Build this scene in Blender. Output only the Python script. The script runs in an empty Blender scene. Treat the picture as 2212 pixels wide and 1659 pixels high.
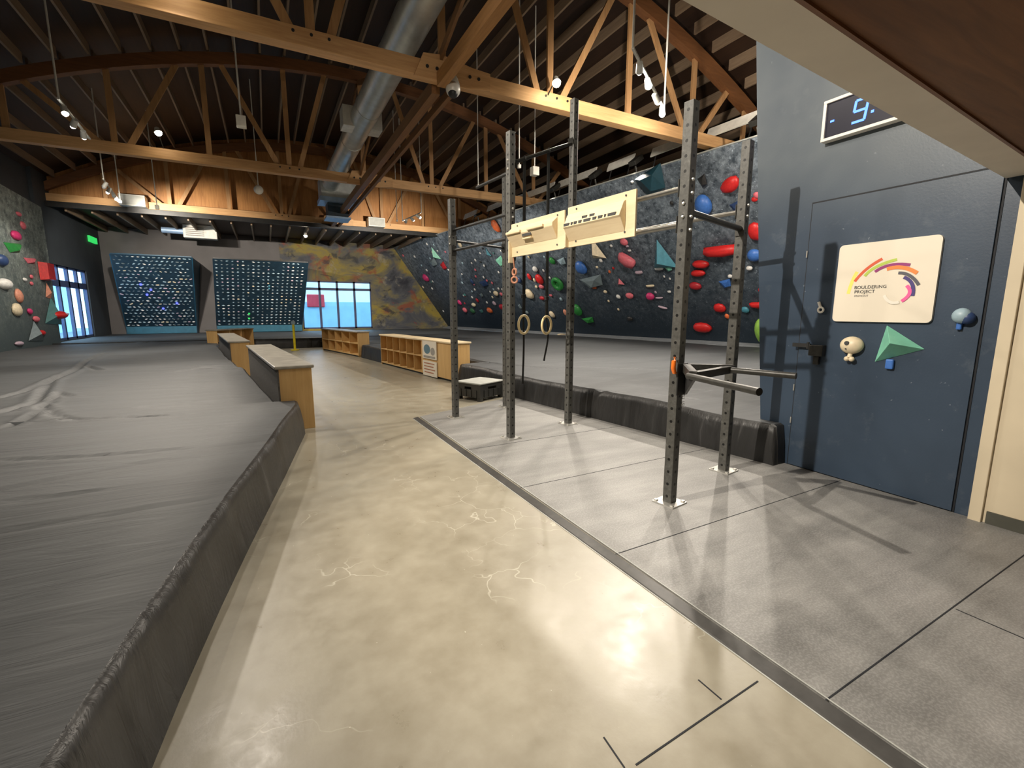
import bpy, bmesh, math, random
import numpy as np
from mathutils import Vector, Matrix
random.seed(7)
sc = bpy.context.scene
COL = sc.collection
PI = math.pi
# ------------------------------------------------------------ materials
def newmat(name):
    m = bpy.data.materials.new(name); m.use_nodes = True
    nt = m.node_tree; nt.nodes.clear()
    out = nt.nodes.new('ShaderNodeOutputMaterial'); b = nt.nodes.new('ShaderNodeBsdfPrincipled')
    nt.links.new(b.outputs[0], out.inputs[0])
    return m, nt, b
def N(nt, t, **k):
    n = nt.nodes.new(t)
    for a, v in k.items():
        if a.startswith('i_'):
            key = a[2:]; n.inputs[int(key) if key.isdigit() else key].default_value = v
        else: setattr(n, a, v)
    return n
def coords(nt, scale=(1, 1, 1), obj=True, rot=(0, 0, 0)):
    tc = N(nt, 'ShaderNodeTexCoord'); mp = N(nt, 'ShaderNodeMapping')
    mp.inputs['Scale'].default_value = scale; mp.inputs['Rotation'].default_value = rot
    if obj: nt.links.new(tc.outputs['Object'], mp.inputs[0])
    else:
        g = N(nt, 'ShaderNodeNewGeometry'); nt.links.new(g.outputs['Position'], mp.inputs[0])
    return mp.outputs[0]
def ramp(nt, fac, stops, interp='LINEAR'):
    r = N(nt, 'ShaderNodeValToRGB'); r.color_ramp.interpolation = interp
    while len(r.color_ramp.elements) < len(stops): r.color_ramp.elements.new(.5)
    for e, (p, c) in zip(r.color_ramp.elements, stops):
        e.position = p; e.color = (c[0], c[1], c[2], 1) if not isinstance(c, (int, float)) else (c, c, c, 1)
    nt.links.new(fac, r.inputs[0]); return r.outputs[0]
def noise(nt, vec, s, d=4, rough=.55, dist=0):
    n = N(nt, 'ShaderNodeTexNoise'); n.inputs['Scale'].default_value = s; n.inputs['Detail'].default_value = d
    n.inputs['Roughness'].default_value = rough; n.inputs['Distortion'].default_value = dist
    nt.links.new(vec, n.inputs['Vector']); return n.outputs['Fac']
def mix(nt, fac, a, b, mode='MIX'):
    m = N(nt, 'ShaderNodeMix', data_type='RGBA', blend_type=mode)
    for sock, v in ((m.inputs[0], fac), (m.inputs[6], a), (m.inputs[7], b)):
        if hasattr(v, 'is_output'): nt.links.new(v, sock)
        elif isinstance(v, (int, float)): sock.default_value = v if sock == m.inputs[0] else (v, v, v, 1)
        else: sock.default_value = (v[0], v[1], v[2], 1)
    return m.outputs[2]
def math_(nt, op, a, b=None, c=None):
    m = N(nt, 'ShaderNodeMath', operation=op)
    for s, v in zip(m.inputs, (a, b, c)):
        if v is None: continue
        if hasattr(v, 'is_output'): nt.links.new(v, s)
        else: s.default_value = v
    return m.outputs[0]
def bump(nt, b, h, strength=.3, dist=.02):
    n = N(nt, 'ShaderNodeBump'); n.inputs['Strength'].default_value = strength; n.inputs['Distance'].default_value = dist
    nt.links.new(h, n.inputs['Height']); nt.links.new(n.outputs[0], b.inputs['Normal'])
def plain(name, col, rough=.5, metal=0, vary=.12, scale=6, bmp=0, coat=0):
    m, nt, b = newmat(name)
    v = coords(nt); f = noise(nt, v, scale)
    lo = tuple(c * (1 - vary) for c in col); hi = tuple(min(1, c * (1 + vary)) for c in col)
    nt.links.new(ramp(nt, f, [(.3, lo), (.7, hi)]), b.inputs['Base Color'])
    b.inputs['Roughness'].default_value = rough; b.inputs['Metallic'].default_value = metal
    b.inputs['Coat Weight'].default_value = coat
    if bmp: bump(nt, b, noise(nt, v, scale * 8), bmp, .01)
    return m
def wood(name, dark, light, axis=0, rough=.55, scale=1.0, knots=True):
    m, nt, b = newmat(name)
    s = [9 * scale] * 3; s[axis] = .7 * scale
    v = coords(nt, tuple(s)); f = noise(nt, v, 2.2, 6, .6, .6)
    c = ramp(nt, f, [(.25, dark), (.5, tuple((a + d) / 2 for a, d in zip(dark, light))), (.75, light)])
    s2 = [1.2] * 3; s2[axis] = .25
    f2 = noise(nt, coords(nt, tuple(s2)), 1.5, 2)
    c = mix(nt, .35, c, ramp(nt, f2, [(.3, tuple(x * .6 for x in dark)), (.7, light)]))
    nt.links.new(c, b.inputs['Base Color']); b.inputs['Roughness'].default_value = rough
    bump(nt, b, f, .15, .01)
    return m
def emis(name, col, s):
    m, nt, b = newmat(name)
    b.inputs['Base Color'].default_value = (.02, .02, .02, 1)
    b.inputs['Emission Color'].default_value = (*col, 1); b.inputs['Emission Strength'].default_value = s
    return m
M = {}
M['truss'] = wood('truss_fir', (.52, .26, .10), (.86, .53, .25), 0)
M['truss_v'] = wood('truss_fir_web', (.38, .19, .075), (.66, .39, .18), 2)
M['beam_shaded'] = wood('shaded_beam_fir', (.16, .07, .025), (.32, .16, .06), 1)  # darker copy of the tie beam wood, far-bay shade put into the colour
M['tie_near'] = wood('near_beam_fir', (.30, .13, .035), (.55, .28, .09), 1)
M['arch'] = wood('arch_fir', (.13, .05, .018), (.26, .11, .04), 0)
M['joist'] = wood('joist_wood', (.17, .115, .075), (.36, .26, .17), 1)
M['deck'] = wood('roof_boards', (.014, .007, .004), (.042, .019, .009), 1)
M['gable'] = wood('gable_boards', (.30, .12, .03), (.62, .30, .10), 2)
M['ply'] = wood('plywood_honey', (.56, .32, .11), (.78, .52, .22), 2, .5)
M['ply_h'] = wood('plywood_honey_flat', (.56, .33, .12), (.76, .52, .23), 0, .5)
M['birch'] = wood('birch_panel', (.72, .56, .34), (.86, .72, .48), 1, .5)
M['darkwood'] = wood('stained_soffit', (.09, .030, .008), (.25, .10, .028), 0, .6)
M['steel'] = plain('black_steel', (.035, .034, .030), .42, .3, .3, 30)
M['steel_dark'] = plain('dark_steel', (.03, .03, .03), .45, .3, .2)
M['bar'] = plain('bare_bar', (.30, .29, .26), .3, .85, .1, 20)
M['bolt'] = plain('zinc_bolt', (.75, .74, .70), .3, .8)
M['white'] = plain('white_paint', (.86, .83, .75), .5)
M['white_metal'] = plain('white_metal', (.72, .71, .66), .4, .1)
M['cream_wall'] = plain('cream_wall_paint', (.66, .57, .41), .6, 0, .04, 3)
M['beige'] = plain('beige_drywall', (.80, .73, .62), .7, 0, .05, 3)
M['baseboard'] = plain('dark_baseboard', (.07, .07, .055), .5)
M['galv'] = plain('galvanised_duct', (.58, .61, .60), .38, .6, .12, 4)
M['bluemetal'] = plain('pale_blue_metal', (.35, .50, .72), .4, .2)
M['rubberedge'] = plain('rubber_edge', (.05, .048, .045), .45, 0, .2, 20)
M['greytop'] = plain('grey_laminate_top', (.30, .28, .235), .35, 0, .25, 5)
M['carpet'] = plain('grey_carpet', (.10, .095, .09), .9, 0, .25, 30, .3)
M['crate'] = plain('black_plastic', (.035, .035, .033), .4)
M['cratetop'] = plain('grey_step_top', (.42, .43, .40), .6)
M['yellow'] = plain('yellow_plastic', (.85, .70, .02), .4)
M['paper'] = plain('poster_paper', (.82, .76, .64), .6, 0, .03)
M['inkblue'] = plain('ink_blue_grey', (.12, .22, .28), .6)
M['inkdark'] = plain('ink_dark', (.05, .05, .05), .6)
M['inkgrey'] = plain('ink_grey', (.35, .33, .30), .6)
M['inkred'] = plain('ink_brown_red', (.45, .20, .12), .6)
M['ring'] = plain('ring_birch', (.80, .64, .34), .4, 0, .1, 10)
M['strap'] = plain('black_strap', (.02, .02, .018), .8)
M['signwhite'] = plain('sign_white', (.80, .73, .60), .45, 0, .02, 2)
M['lamp_off'] = plain('lamp_glass', (.6, .6, .6), .2)
M['emit_warm'] = emis('bulb_warm', (1, .86, .62), 60)
M['emit_white'] = emis('bulb_white', (1, .95, .85), 40)
M['led'] = emis('clock_led', (.08, .22, 1.0), 3.2)
M['ledface'] = plain('clock_face', (.006, .006, .02), .3)
M['trimgrey'] = plain('pale_grey_strip', (.24, .26, .28), .7)
M['exit'] = emis('exit_green', (.03, .65, .12), 1.1)
M['ledblue'] = emis('board_led', (.08, .1, 1.0), 3)
M['kick'] = plain('teal_kickboard', (.02, .13, .20), .5)
M['panelblue'] = plain('dark_blue_board', (.010, .030, .050), .5, 0, .3)
M['sideblue'] = plain('blue_side_panel', (.012, .075, .13), .5, 0, .2)
HC = dict(blue=(.05, .16, .50), slate=(.17, .22, .24), cream=(.78, .66, .46), orange=(.75, .16, .05), white=(.78, .77, .74),
          pink=(.72, .16, .20), lilac=(.55, .42, .50), cyan=(.06, .24, .32), mint=(.22, .58, .42), magenta=(.62, .04, .17),
          green=(.03, .24, .05), charcoal=(.03, .03, .03), red=(.62, .02, .02), indigo=(.03, .06, .16), crimson=(.42, .02, .03),
          darkteal=(.012, .05, .07), lime=(.32, .60, .10), sky=(.35, .48, .55), salmon=(.70, .30, .20), darkgreen=(.03, .12, .05), teal=(.07, .20, .20))
for k, c in HC.items(): M['h_' + k] = plain('hold_' + k, c, .42, 0, .15, 8)

# polished concrete
def concrete():
    m, nt, b = newmat('polished_concrete')
    v = coords(nt, obj=False)
    f1 = noise(nt, v, .7, 5, .6, .4); f2 = noise(nt, v, 5, 6, .65); f3 = noise(nt, v, 38, 3)
    c = ramp(nt, f1, [(.25, (.21, .185, .13)), (.5, (.30, .27, .205)), (.75, (.37, .345, .27))])
    c = mix(nt, .4, c, ramp(nt, f2, [(.3, (.215, .19, .14)), (.7, (.385, .36, .285))]))
    # craze cracks
    vo = N(nt, 'ShaderNodeTexVoronoi', feature='DISTANCE_TO_EDGE'); vo.inputs['Scale'].default_value = 2.6
    wv = N(nt, 'ShaderNodeVectorMath', operation='ADD'); nz = N(nt, 'ShaderNodeTexNoise'); nz.inputs['Scale'].default_value = 3; nz.inputs['Detail'].default_value = 3
    sm = N(nt, 'ShaderNodeVectorMath', operation='SCALE'); sm.inputs['Scale'].default_value = .5
    nt.links.new(v, nz.inputs['Vector']); nt.links.new(nz.outputs['Color'], sm.inputs[0]); nt.links.new(v, wv.inputs[0]); nt.links.new(sm.outputs[0], wv.inputs[1])
    nt.links.new(wv.outputs[0], vo.inputs['Vector'])
    cr = ramp(nt, vo.outputs['Distance'], [(0, 1), (.012, 0)])
    msk = ramp(nt, noise(nt, v, 1.1, 2), [(.52, 0), (.60, 1)])
    c = mix(nt, math_(nt, 'MULTIPLY', math_(nt, 'MULTIPLY', cr, msk), .5), c, (.66, .64, .54))
    spot = ramp(nt, noise(nt, v, 55, 1), [(.80, 0), (.83, 1)])
    c = mix(nt, math_(nt, 'MULTIPLY', spot, .6), c, (.85, .82, .72))
    # dark stains
    st = ramp(nt, noise(nt, v, 1.7, 5, .7), [(.63, 0), (.80, 1)])
    c = mix(nt, math_(nt, 'MULTIPLY', st, .45), c, (.22, .185, .12))
    nt.links.new(c, b.inputs['Base Color'])
    nt.links.new(ramp(nt, f2, [(.3, .26), (.7, .42)]), b.inputs['Roughness'])
    b.inputs['Specular IOR Level'].default_value = .6
    bump(nt, b, math_(nt, 'ADD', f2, math_(nt, 'MULTIPLY', f3, .15)), .06, .02)
    return m
M['concrete'] = concrete()
def rubber():
    m, nt, b = newmat('rubber_flooring')
    v = coords(nt, obj=False)
    f1 = noise(nt, coords(nt, (1, 4, 1), obj=False, rot=(0, 0, .5)), 1.2, 5, .65)
    f2 = noise(nt, v, 90, 2)
    c = ramp(nt, f1, [(.3, (.15, .147, .14)), (.7, (.29, .285, .27))])
    c = mix(nt, .25, c, ramp(nt, f2, [(.45, (.12, .12, .12)), (.62, (.36, .36, .35))]))
    nt.links.new(c, b.inputs['Base Color']); b.inputs['Roughness'].default_value = .48
    bump(nt, b, f2, .12, .004)
    return m
M['rubber'] = rubber()
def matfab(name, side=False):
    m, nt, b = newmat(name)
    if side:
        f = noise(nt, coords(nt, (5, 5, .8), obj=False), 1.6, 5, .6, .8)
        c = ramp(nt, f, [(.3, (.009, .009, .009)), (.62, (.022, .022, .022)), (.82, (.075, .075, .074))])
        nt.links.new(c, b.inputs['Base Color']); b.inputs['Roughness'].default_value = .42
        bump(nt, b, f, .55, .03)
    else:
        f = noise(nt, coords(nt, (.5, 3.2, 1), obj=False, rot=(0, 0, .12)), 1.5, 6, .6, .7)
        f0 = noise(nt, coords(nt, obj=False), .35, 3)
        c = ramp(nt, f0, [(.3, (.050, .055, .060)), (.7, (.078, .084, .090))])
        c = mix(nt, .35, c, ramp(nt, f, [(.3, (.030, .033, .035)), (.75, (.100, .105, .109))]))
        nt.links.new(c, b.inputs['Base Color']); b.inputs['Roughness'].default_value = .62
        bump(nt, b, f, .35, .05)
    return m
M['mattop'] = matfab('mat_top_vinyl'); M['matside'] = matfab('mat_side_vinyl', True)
def chalkwall(name, base, chalk, zlo, zhi, amt):
    m, nt, b = newmat(name)
    g = N(nt, 'ShaderNodeNewGeometry'); sp = N(nt, 'ShaderNodeSeparateXYZ'); nt.links.new(g.outputs['Position'], sp.inputs[0])
    v = coords(nt, obj=False)
    mr = N(nt, 'ShaderNodeMapRange'); nt.links.new(sp.outputs['Z'], mr.inputs[0])
    mr.inputs[1].default_value = zlo; mr.inputs[2].default_value = zhi
    f1 = noise(nt, v, 1.1, 4, .6); f2 = noise(nt, v, 5.5, 6, .7); f3 = noise(nt, v, 17, 5, .8)
    a = math_(nt, 'MULTIPLY', mr.outputs[0], ramp(nt, f1, [(.3, .35), (.7, 1)]))
    a = math_(nt, 'MULTIPLY', a, ramp(nt, f2, [(.36, .10), (.68, 1)]))
    c = mix(nt, math_(nt, 'MULTIPLY', a, amt), base, chalk)
    sp2 = ramp(nt, f3, [(.60, 0), (.66, 1)])
    c = mix(nt, math_(nt, 'MULTIPLY', math_(nt, 'MULTIPLY', sp2, math_(nt, 'ADD', mr.outputs[0], .12)), .75), c, tuple(min(1, x * 1.6) for x in chalk))
    sp3 = ramp(nt, noise(nt, v, 8, 3, .75), [(.60, 0), (.68, 1)])
    c = mix(nt, math_(nt, 'MULTIPLY', math_(nt, 'MULTIPLY', sp3, mr.outputs[0]), .45), c, tuple(min(1, x * 1.5) for x in chalk))
    nt.links.new(c, b.inputs['Base Color']); b.inputs['Roughness'].default_value = .6
    bump(nt, b, noise(nt, v, 120, 2), .1, .004)
    return m
M['climb'] = chalkwall('chalky_navy_wall', (.013, .025, .040), (.40, .47, .54), .8, 4.9, 1.0)
M['climbL'] = chalkwall('chalky_grey_wall', (.055, .075, .078), (.46, .52, .47), .6, 4.2, .95)
def endwall():
    m, nt, b = newmat('blue_end_wall')
    v = coords(nt, obj=False)
    f1 = noise(nt, v, 1.3, 3); f2 = noise(nt, v, 60, 2); f3 = noise(nt, v, 3.5, 5, .7)
    c = ramp(nt, f1, [(.3, (.027, .046, .076)), (.7, (.039, .063, .100))])
    sp2 = ramp(nt, noise(nt, v, 24, 2), [(.74, 0), (.78, 1)])
    c = mix(nt, math_(nt, 'MULTIPLY', sp2, .35), c, (.35, .40, .45))
    ch = ramp(nt, f3, [(.58, 0), (.8, 1)])
    c = mix(nt, math_(nt, 'MULTIPLY', ch, .25), c, (.22, .25, .27))
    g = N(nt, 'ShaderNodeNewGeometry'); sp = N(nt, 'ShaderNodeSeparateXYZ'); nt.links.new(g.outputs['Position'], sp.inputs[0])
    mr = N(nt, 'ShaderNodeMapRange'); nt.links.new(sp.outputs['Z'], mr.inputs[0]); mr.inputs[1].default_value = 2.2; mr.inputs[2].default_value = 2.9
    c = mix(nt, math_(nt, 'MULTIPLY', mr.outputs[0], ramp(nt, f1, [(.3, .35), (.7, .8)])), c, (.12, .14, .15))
    nt.links.new(c, b.inputs['Base Color']); b.inputs['Roughness'].default_value = .42
    bump(nt, b, f2, .15, .003)
    return m
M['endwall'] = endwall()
M['dooredge'] = plain('door_gap', (.008, .010, .014), .7)
M['backwall'] = plain('grey_back_wall', (.17, .16, .16), .7, 0, .12, 1.2)
M['sidewall'] = plain('dark_side_wall', (.045, .055, .065), .7, 0, .15, 1)
def mural():
    m, nt, b = newmat('abstract_mural')
    v = coords(nt, (.6, 1, .9), obj=False)
    v2 = coords(nt, (.5, 1, .6), obj=False, rot=(0, .6, 0))
    c = ramp(nt, noise(nt, v, .75, 5, .6, .7), [(.30, (.02, .022, .035)), (.42, (.09, .095, .11)), (.50, (.20, .17, .08)), (.57, (.34, .26, .04)), (.66, (.24, .20, .09)), (.78, (.12, .12, .13))])
    r1 = ramp(nt, noise(nt, v2, 1.3, 4, .6, .5), [(.56, 0), (.63, 1)])
    c = mix(nt, math_(nt, 'MULTIPLY', r1, .75), c, (.30, .06, .025))
    r2 = ramp(nt, noise(nt, v2, 2.3, 5, .7, .3), [(.60, 0), (.68, 1)])
    c = mix(nt, math_(nt, 'MULTIPLY', r2, .6), c, (.38, .34, .24))
    r3 = ramp(nt, noise(nt, v, 1.9, 4, .6, .9), [(.33, 1), (.42, 0)])
    c = mix(nt, math_(nt, 'MULTIPLY', r3, .8), c, (.02, .022, .03))
    nt.links.new(c, b.inputs['Base Color']); b.inputs['Roughness'].default_value = .6
    return m
M['mural'] = mural()
def upright_mat():
    m, nt, b = newmat('perforated_upright')
    tc = N(nt, 'ShaderNodeTexCoord'); sp = N(nt, 'ShaderNodeSeparateXYZ'); nt.links.new(tc.outputs['Object'], sp.inputs[0])
    ax = math_(nt, 'ABSOLUTE', sp.outputs['X']); ay = math_(nt, 'ABSOLUTE', sp.outputs['Y'])
    lat = math_(nt, 'MINIMUM', ax, ay)
    zz = math_(nt, 'SUBTRACT', math_(nt, 'MODULO', sp.outputs['Z'], .1), .05)
    d = math_(nt, 'SQRT', math_(nt, 'ADD', math_(nt, 'MULTIPLY', lat, lat), math_(nt, 'MULTIPLY', zz, zz)))
    hole = math_(nt, 'LESS_THAN', d, .0115)
    f = noise(nt, tc.outputs['Object'], 25, 5, .7)
    c = ramp(nt, f, [(.3, (.055, .055, .050)), (.6, (.095, .094, .086)), (.8, (.19, .19, .18))])
    c = mix(nt, hole, c, (.003, .003, .003))
    nt.links.new(c, b.inputs['Base Color']); b.inputs['Roughness'].default_value = .45; b.inputs['Metallic'].default_value = .1
    return m
M['upright'] = upright_mat()
def glass():
    m = bpy.data.materials.new('window_glass'); m.use_nodes = True; nt = m.node_tree; nt.nodes.clear()
    o = N(nt, 'ShaderNodeOutputMaterial'); mx = N(nt, 'ShaderNodeMixShader'); t = N(nt, 'ShaderNodeBsdfTransparent'); g = N(nt, 'ShaderNodeBsdfGlossy')
    t.inputs[0].default_value = (.82, .93, 1, 1); g.inputs['Roughness'].default_value = .05; mx.inputs[0].default_value = .06
    nt.links.new(t.outputs[0], mx.inputs[1]); nt.links.new(g.outputs[0], mx.inputs[2]); nt.links.new(mx.outputs[0], o.inputs[0])
    return m
M['glass'] = glass()
M['film'] = None
M['winframe'] = plain('dark_window_frame', (.05, .07, .16), .5)
M['outblue'] = plain('outside_pale_blue_cladding', (.42, .72, .92), .7, 0, .05, 3)
M['outwhite'] = plain('outside_white_cladding', (.75, .80, .86), .7, 0, .05, 3)
M['outred'] = plain('outside_red_sign', (.70, .05, .08), .6)
M['asphalt'] = plain('outside_paving', (.20, .24, .28), .9)

# ------------------------------------------------------------ mesh builder
ORG = {}
class Frame:                                                # local frame: origin, x dir, y dir in plan, z up
    def __init__(s, o, xd, z=0):
        s.o = Vector((o[0], o[1], z)); s.x = Vector((xd[0], xd[1], 0)).normalized(); s.z = Vector((0, 0, 1)); s.y = s.z.cross(s.x)
    def __call__(s, x, y, z): return s.o + s.x * x + s.y * y + s.z * z
class MB:
    def __init__(s): s.v = []; s.f = []; s.m = []
    def add(s, vs, fs, mi=0):
        n = len(s.v); s.v += [tuple(v) for v in vs]; s.f += [tuple(i + n for i in f) for f in fs]; s.m += [mi] * len(fs); return s
    def box(s, x0, x1, y0, y1, z0, z1, fr=None, mi=0):
        vs = [(x, y, z) for z in (z0, z1) for y in (y0, y1) for x in (x0, x1)]
        if fr: vs = [fr(*v) for v in vs]
        return s.add(vs, [(0, 2, 3, 1), (4, 5, 7, 6), (0, 1, 5, 4), (2, 6, 7, 3), (0, 4, 6, 2), (1, 3, 7, 5)], mi)
    def bar(s, p, q, w, h, mi=0, up=(0, 0, 1)):             # rectangular bar along p->q, w sideways, h along up
        p, q = Vector(p), Vector(q); d = (q - p).normalized(); u = Vector(up)
        if abs(d.dot(u)) > .98: u = Vector((0, 1, 0))
        sx = d.cross(u).normalized(); u = sx.cross(d)
        vs = [c + sx * a * w / 2 + u * b * h / 2 for c in (p, q) for b in (-1, 1) for a in (-1, 1)]
        return s.add(vs, [(0, 1, 3, 2), (4, 6, 7, 5), (0, 4, 5, 1), (2, 3, 7, 6), (0, 2, 6, 4), (1, 5, 7, 3)], mi)
    def tube(s, pts, r, n=10, mi=0, cap=True):
        pts = [Vector(p) for p in pts]; base = len(s.v); rings = []
        for i, p in enumerate(pts):
            d = (pts[min(i + 1, len(pts) - 1)] - pts[max(i - 1, 0)]).normalized()
            u = Vector((0, 0, 1)) if abs(d.z) < .9 else Vector((1, 0, 0))
            a = d.cross(u).normalized(); b = d.cross(a)
            rr = r[i] if isinstance(r, (list, tuple)) else r
            rings.append([p + (a * math.cos(t) + b * math.sin(t)) * rr for t in (2 * PI * k / n for k in range(n))])
        vs = [v for R in rings for v in R]; fs = []
        for i in range(len(pts) - 1):
            for k in range(n): fs.append((i * n + k, i * n + (k + 1) % n, (i + 1) * n + (k + 1) % n, (i + 1) * n + k))
        if cap: fs += [tuple(range(n))[::-1], tuple(range((len(pts) - 1) * n, len(pts) * n))]
        return s.add(vs, fs, mi)
    def prism(s, poly, axis, a, b, mi=0, fr=None):           # poly of 2-D points extruded along axis
        def P(u, v, w): return {'x': (w, u, v), 'y': (u, w, v), 'z': (u, v, w)}[axis]
        n = len(poly); vs = [P(u, v, a) for u, v in poly] + [P(u, v, b) for u, v in poly]
        if fr: vs = [fr(*v) for v in vs]
        return s.add(vs, [tuple(range(n))[::-1], tuple(range(n, 2 * n))] + [(i, (i + 1) % n, n + (i + 1) % n, n + i) for i in range(n)], mi)
    def sphere(s, c, r, n=14, m=8, sq=(1, 1, 1), mi=0):
        c = Vector(c); vs = []; fs = []
        for j in range(1, m):
            for k in range(n):
                a, b = PI * j / m, 2 * PI * k / n
                vs.append(c + Vector((math.sin(a) * math.cos(b) * sq[0], math.sin(a) * math.sin(b) * sq[1], math.cos(a) * sq[2])) * r)
        t = len(vs); vs += [c + Vector((0, 0, r * sq[2])), c - Vector((0, 0, r * sq[2]))]
        for j in range(m - 2):
            for k in range(n): fs.append((j * n + k, (j + 1) * n + k, (j + 1) * n + (k + 1) % n, j * n + (k + 1) % n))
        for k in range(n): fs += [(t, k, (k + 1) % n), (t + 1, (m - 2) * n + (k + 1) % n, (m - 2) * n + k)]
        return s.add(vs, fs, mi)
    def torus(s, c, ax1, ax2, R, r, n=32, m=10, mi=0):
        c, a, b = Vector(c), Vector(ax1).normalized(), Vector(ax2).normalized(); w = a.cross(b); vs = []; fs = []
        for i in range(n):
            t = 2 * PI * i / n; d = a * math.cos(t) + b * math.sin(t)
            for j in range(m):
                q = 2 * PI * j / m; vs.append(c + d * (R + r * math.cos(q)) + w * r * math.sin(q))
        for i in range(n):
            for j in range(m): fs.append((i * m + j, ((i + 1) % n) * m + j, ((i + 1) % n) * m + (j + 1) % m, i * m + (j + 1) % m))
        return s.add(vs, fs, mi)
    def build(s, name, mats, parent=None, smooth=False, bevel=0, loc=None):
        if not isinstance(mats, (list, tuple)): mats = [mats]
        xs = list(zip(*s.v))
        if parent is not None: org = Vector(ORG[parent.name]) if parent.name in ORG else Vector((0, 0, 0))
        else: org = None
        c = Vector(loc) if loc else Vector(((min(xs[0]) + max(xs[0])) / 2, (min(xs[1]) + max(xs[1])) / 2, min(xs[2])))
        me = bpy.data.meshes.new(name); me.from_pydata([tuple(Vector(v) - c) for v in s.v], [], s.f)
        for m in mats: me.materials.append(m)
        me.polygons.foreach_set('material_index', s.m)
        bm = bmesh.new(); bm.from_mesh(me); bmesh.ops.recalc_face_normals(bm, faces=bm.faces); bm.to_mesh(me); bm.free()
        if smooth:
            me.polygons.foreach_set('use_smooth', [True] * len(me.polygons))
            try: me.set_sharp_from_angle(angle=math.radians(40))
            except Exception: pass
        me.update()
        o = bpy.data.objects.new(name, me); COL.objects.link(o)
        ORG[o.name] = tuple(c)
        if parent is not None: o.parent = parent; o.location = c - org
        else: o.location = c
        if bevel:
            md = o.modifiers.new('bevel', 'BEVEL'); md.width = bevel; md.segments = 2; md.limit_method = 'ANGLE'
        return o
def tag(o, label=None, cat=None, group=None, kind=None):
    if label: o['label'] = label
    if cat: o['category'] = cat
    if group: o['group'] = group
    if kind: o['kind'] = kind
    return o
def thing(name, label, cat, loc, group=None):
    o = bpy.data.objects.new(name, None); COL.objects.link(o); o.location = loc; o.empty_display_size = .1
    ORG[o.name] = tuple(loc); return tag(o, label, cat, group)
def struct(o, label=None): return tag(o, label, None, None, 'structure')
def copyobj(o, loc=None, parent=None):
    c = o.copy(); COL.objects.link(c); c.parent = parent
    if loc is not None: c.location = loc
    ORG[c.name] = tuple(c.location) if parent is None else tuple(Vector(ORG[parent.name]) + c.location)
    return c
def text(body, name, parent, pos, size, mat, xdir, ydir, spacing=1, ext=.0015, align='LEFT', sx=1):
    cu = bpy.data.curves.new(name, 'FONT'); cu.body = body; cu.size = size; cu.extrude = ext; cu.align_x = align
    cu.space_character = spacing; cu.materials.append(mat)
    tmp = bpy.data.objects.new('tmp_text', cu); COL.objects.link(tmp); bpy.context.view_layer.update()
    me = bpy.data.meshes.new_from_object(tmp.evaluated_get(bpy.context.evaluated_depsgraph_get())); bpy.data.objects.remove(tmp); bpy.data.curves.remove(cu)
    me.name = name; me.materials.clear(); me.materials.append(mat)
    o = bpy.data.objects.new(name, me); COL.objects.link(o)
    x, y = Vector(xdir).normalized(), Vector(ydir).normalized(); z = x.cross(y)
    mt = Matrix((x, y, z)).transposed()
    o.rotation_euler = mt.to_euler(); o.scale = (sx, 1, 1)
    org = Vector(ORG[parent.name]); o.parent = parent; o.location = Vector(pos) - org
    return o
PW = 700
# ------------------------------------------------------------ camera (height 1.5 m)
cam_d = bpy.data.cameras.new('camera'); cam = bpy.data.objects.new('camera', cam_d); COL.objects.link(cam); sc.camera = cam
cam_d.sensor_fit = 'HORIZONTAL'; cam_d.sensor_width = 36; cam_d.lens = 36 * 985 / 2212; cam_d.clip_start = .03; cam_d.clip_end = 200
cam.location = (0, 0, 1.5); cam.rotation_euler = (math.radians(90) - math.atan(156.5 / 985), 0, math.radians(-28))
# ------------------------------------------------------------ floors and walls
XL, XR, YB = -6.75, 13.7, 28.6
struct(MB().box(XL - .2, XR + .2, -3.2, YB + .2, -.2, 0).build('floor', M['concrete']), 'polished beige concrete floor of the climbing gym')
fl = bpy.data.objects['floor']
j = MB()
JOINTS = [[(1.67, 0.99), (0.98, 0.96)], [(1.46, 1.11), (1.46, 1.0)], [(0.95, 1.09), (0.94, 0.97)]]
for p, q in JOINTS:
    j.bar((p[0], p[1], .0008), (q[0], q[1], .0008), .006, .0016)
j.build('expansion_joint', M['dooredge'], fl)
# rubber flooring: slabs with seams between them, and a dark edge strip
rm = MB()
def rfar(x): return 6.28 + (x - 1.86) * .40
rm.add([(1.80, -2.5, .0), (4.44, -2.5, .0), (4.44, 2.6, .0), (3.86, 6.6, .0), (3.72, 7.0, .0), (1.84, 6.27, .0),
        (1.80, -2.5, .012), (4.44, -2.5, .012), (4.44, 2.6, .012), (3.86, 6.6, .012), (3.72, 7.0, .012), (1.84, 6.27, .012)],
       [(0, 1, 2, 3, 4, 5), (6, 7, 8, 9, 10, 11), (0, 1, 7, 6), (1, 2, 8, 7), (2, 3, 9, 8), (3, 4, 10, 9), (4, 5, 11, 10), (5, 0, 6, 11)])
rub = rm.build('rubber_mat', M['rubber'])
tag(rub, 'grey chalk-dusted rubber floor mat under the black pull-up rig', 'mat')
sm = MB()
for y in (.80, 2.02, 3.24, 4.46): sm.bar((1.80, y, .0125), (4.40, y + .03, .0125), .006, .002)
sm.bar((2.97, -2.4, .0125), (2.97, .8, .0125), .006, .002)
sm.build('seam', M['dooredge'], rub)
er = MB(); er.prism([(1.725, .0), (1.80, .0), (1.80, .014), (1.735, .004)], 'y', -2.5, 6.25)
er.build('edge_strip', M['rubberedge'], rub)
er = MB(); er.bar((1.802, -2.5, .0135), (1.838, 6.25, .0135), .006, .002); er.bar((1.722, -2.5, .002), (1.722, 6.22, .002), .006, .002)
er.build('edge_line', M['cratetop'], rub)

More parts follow.
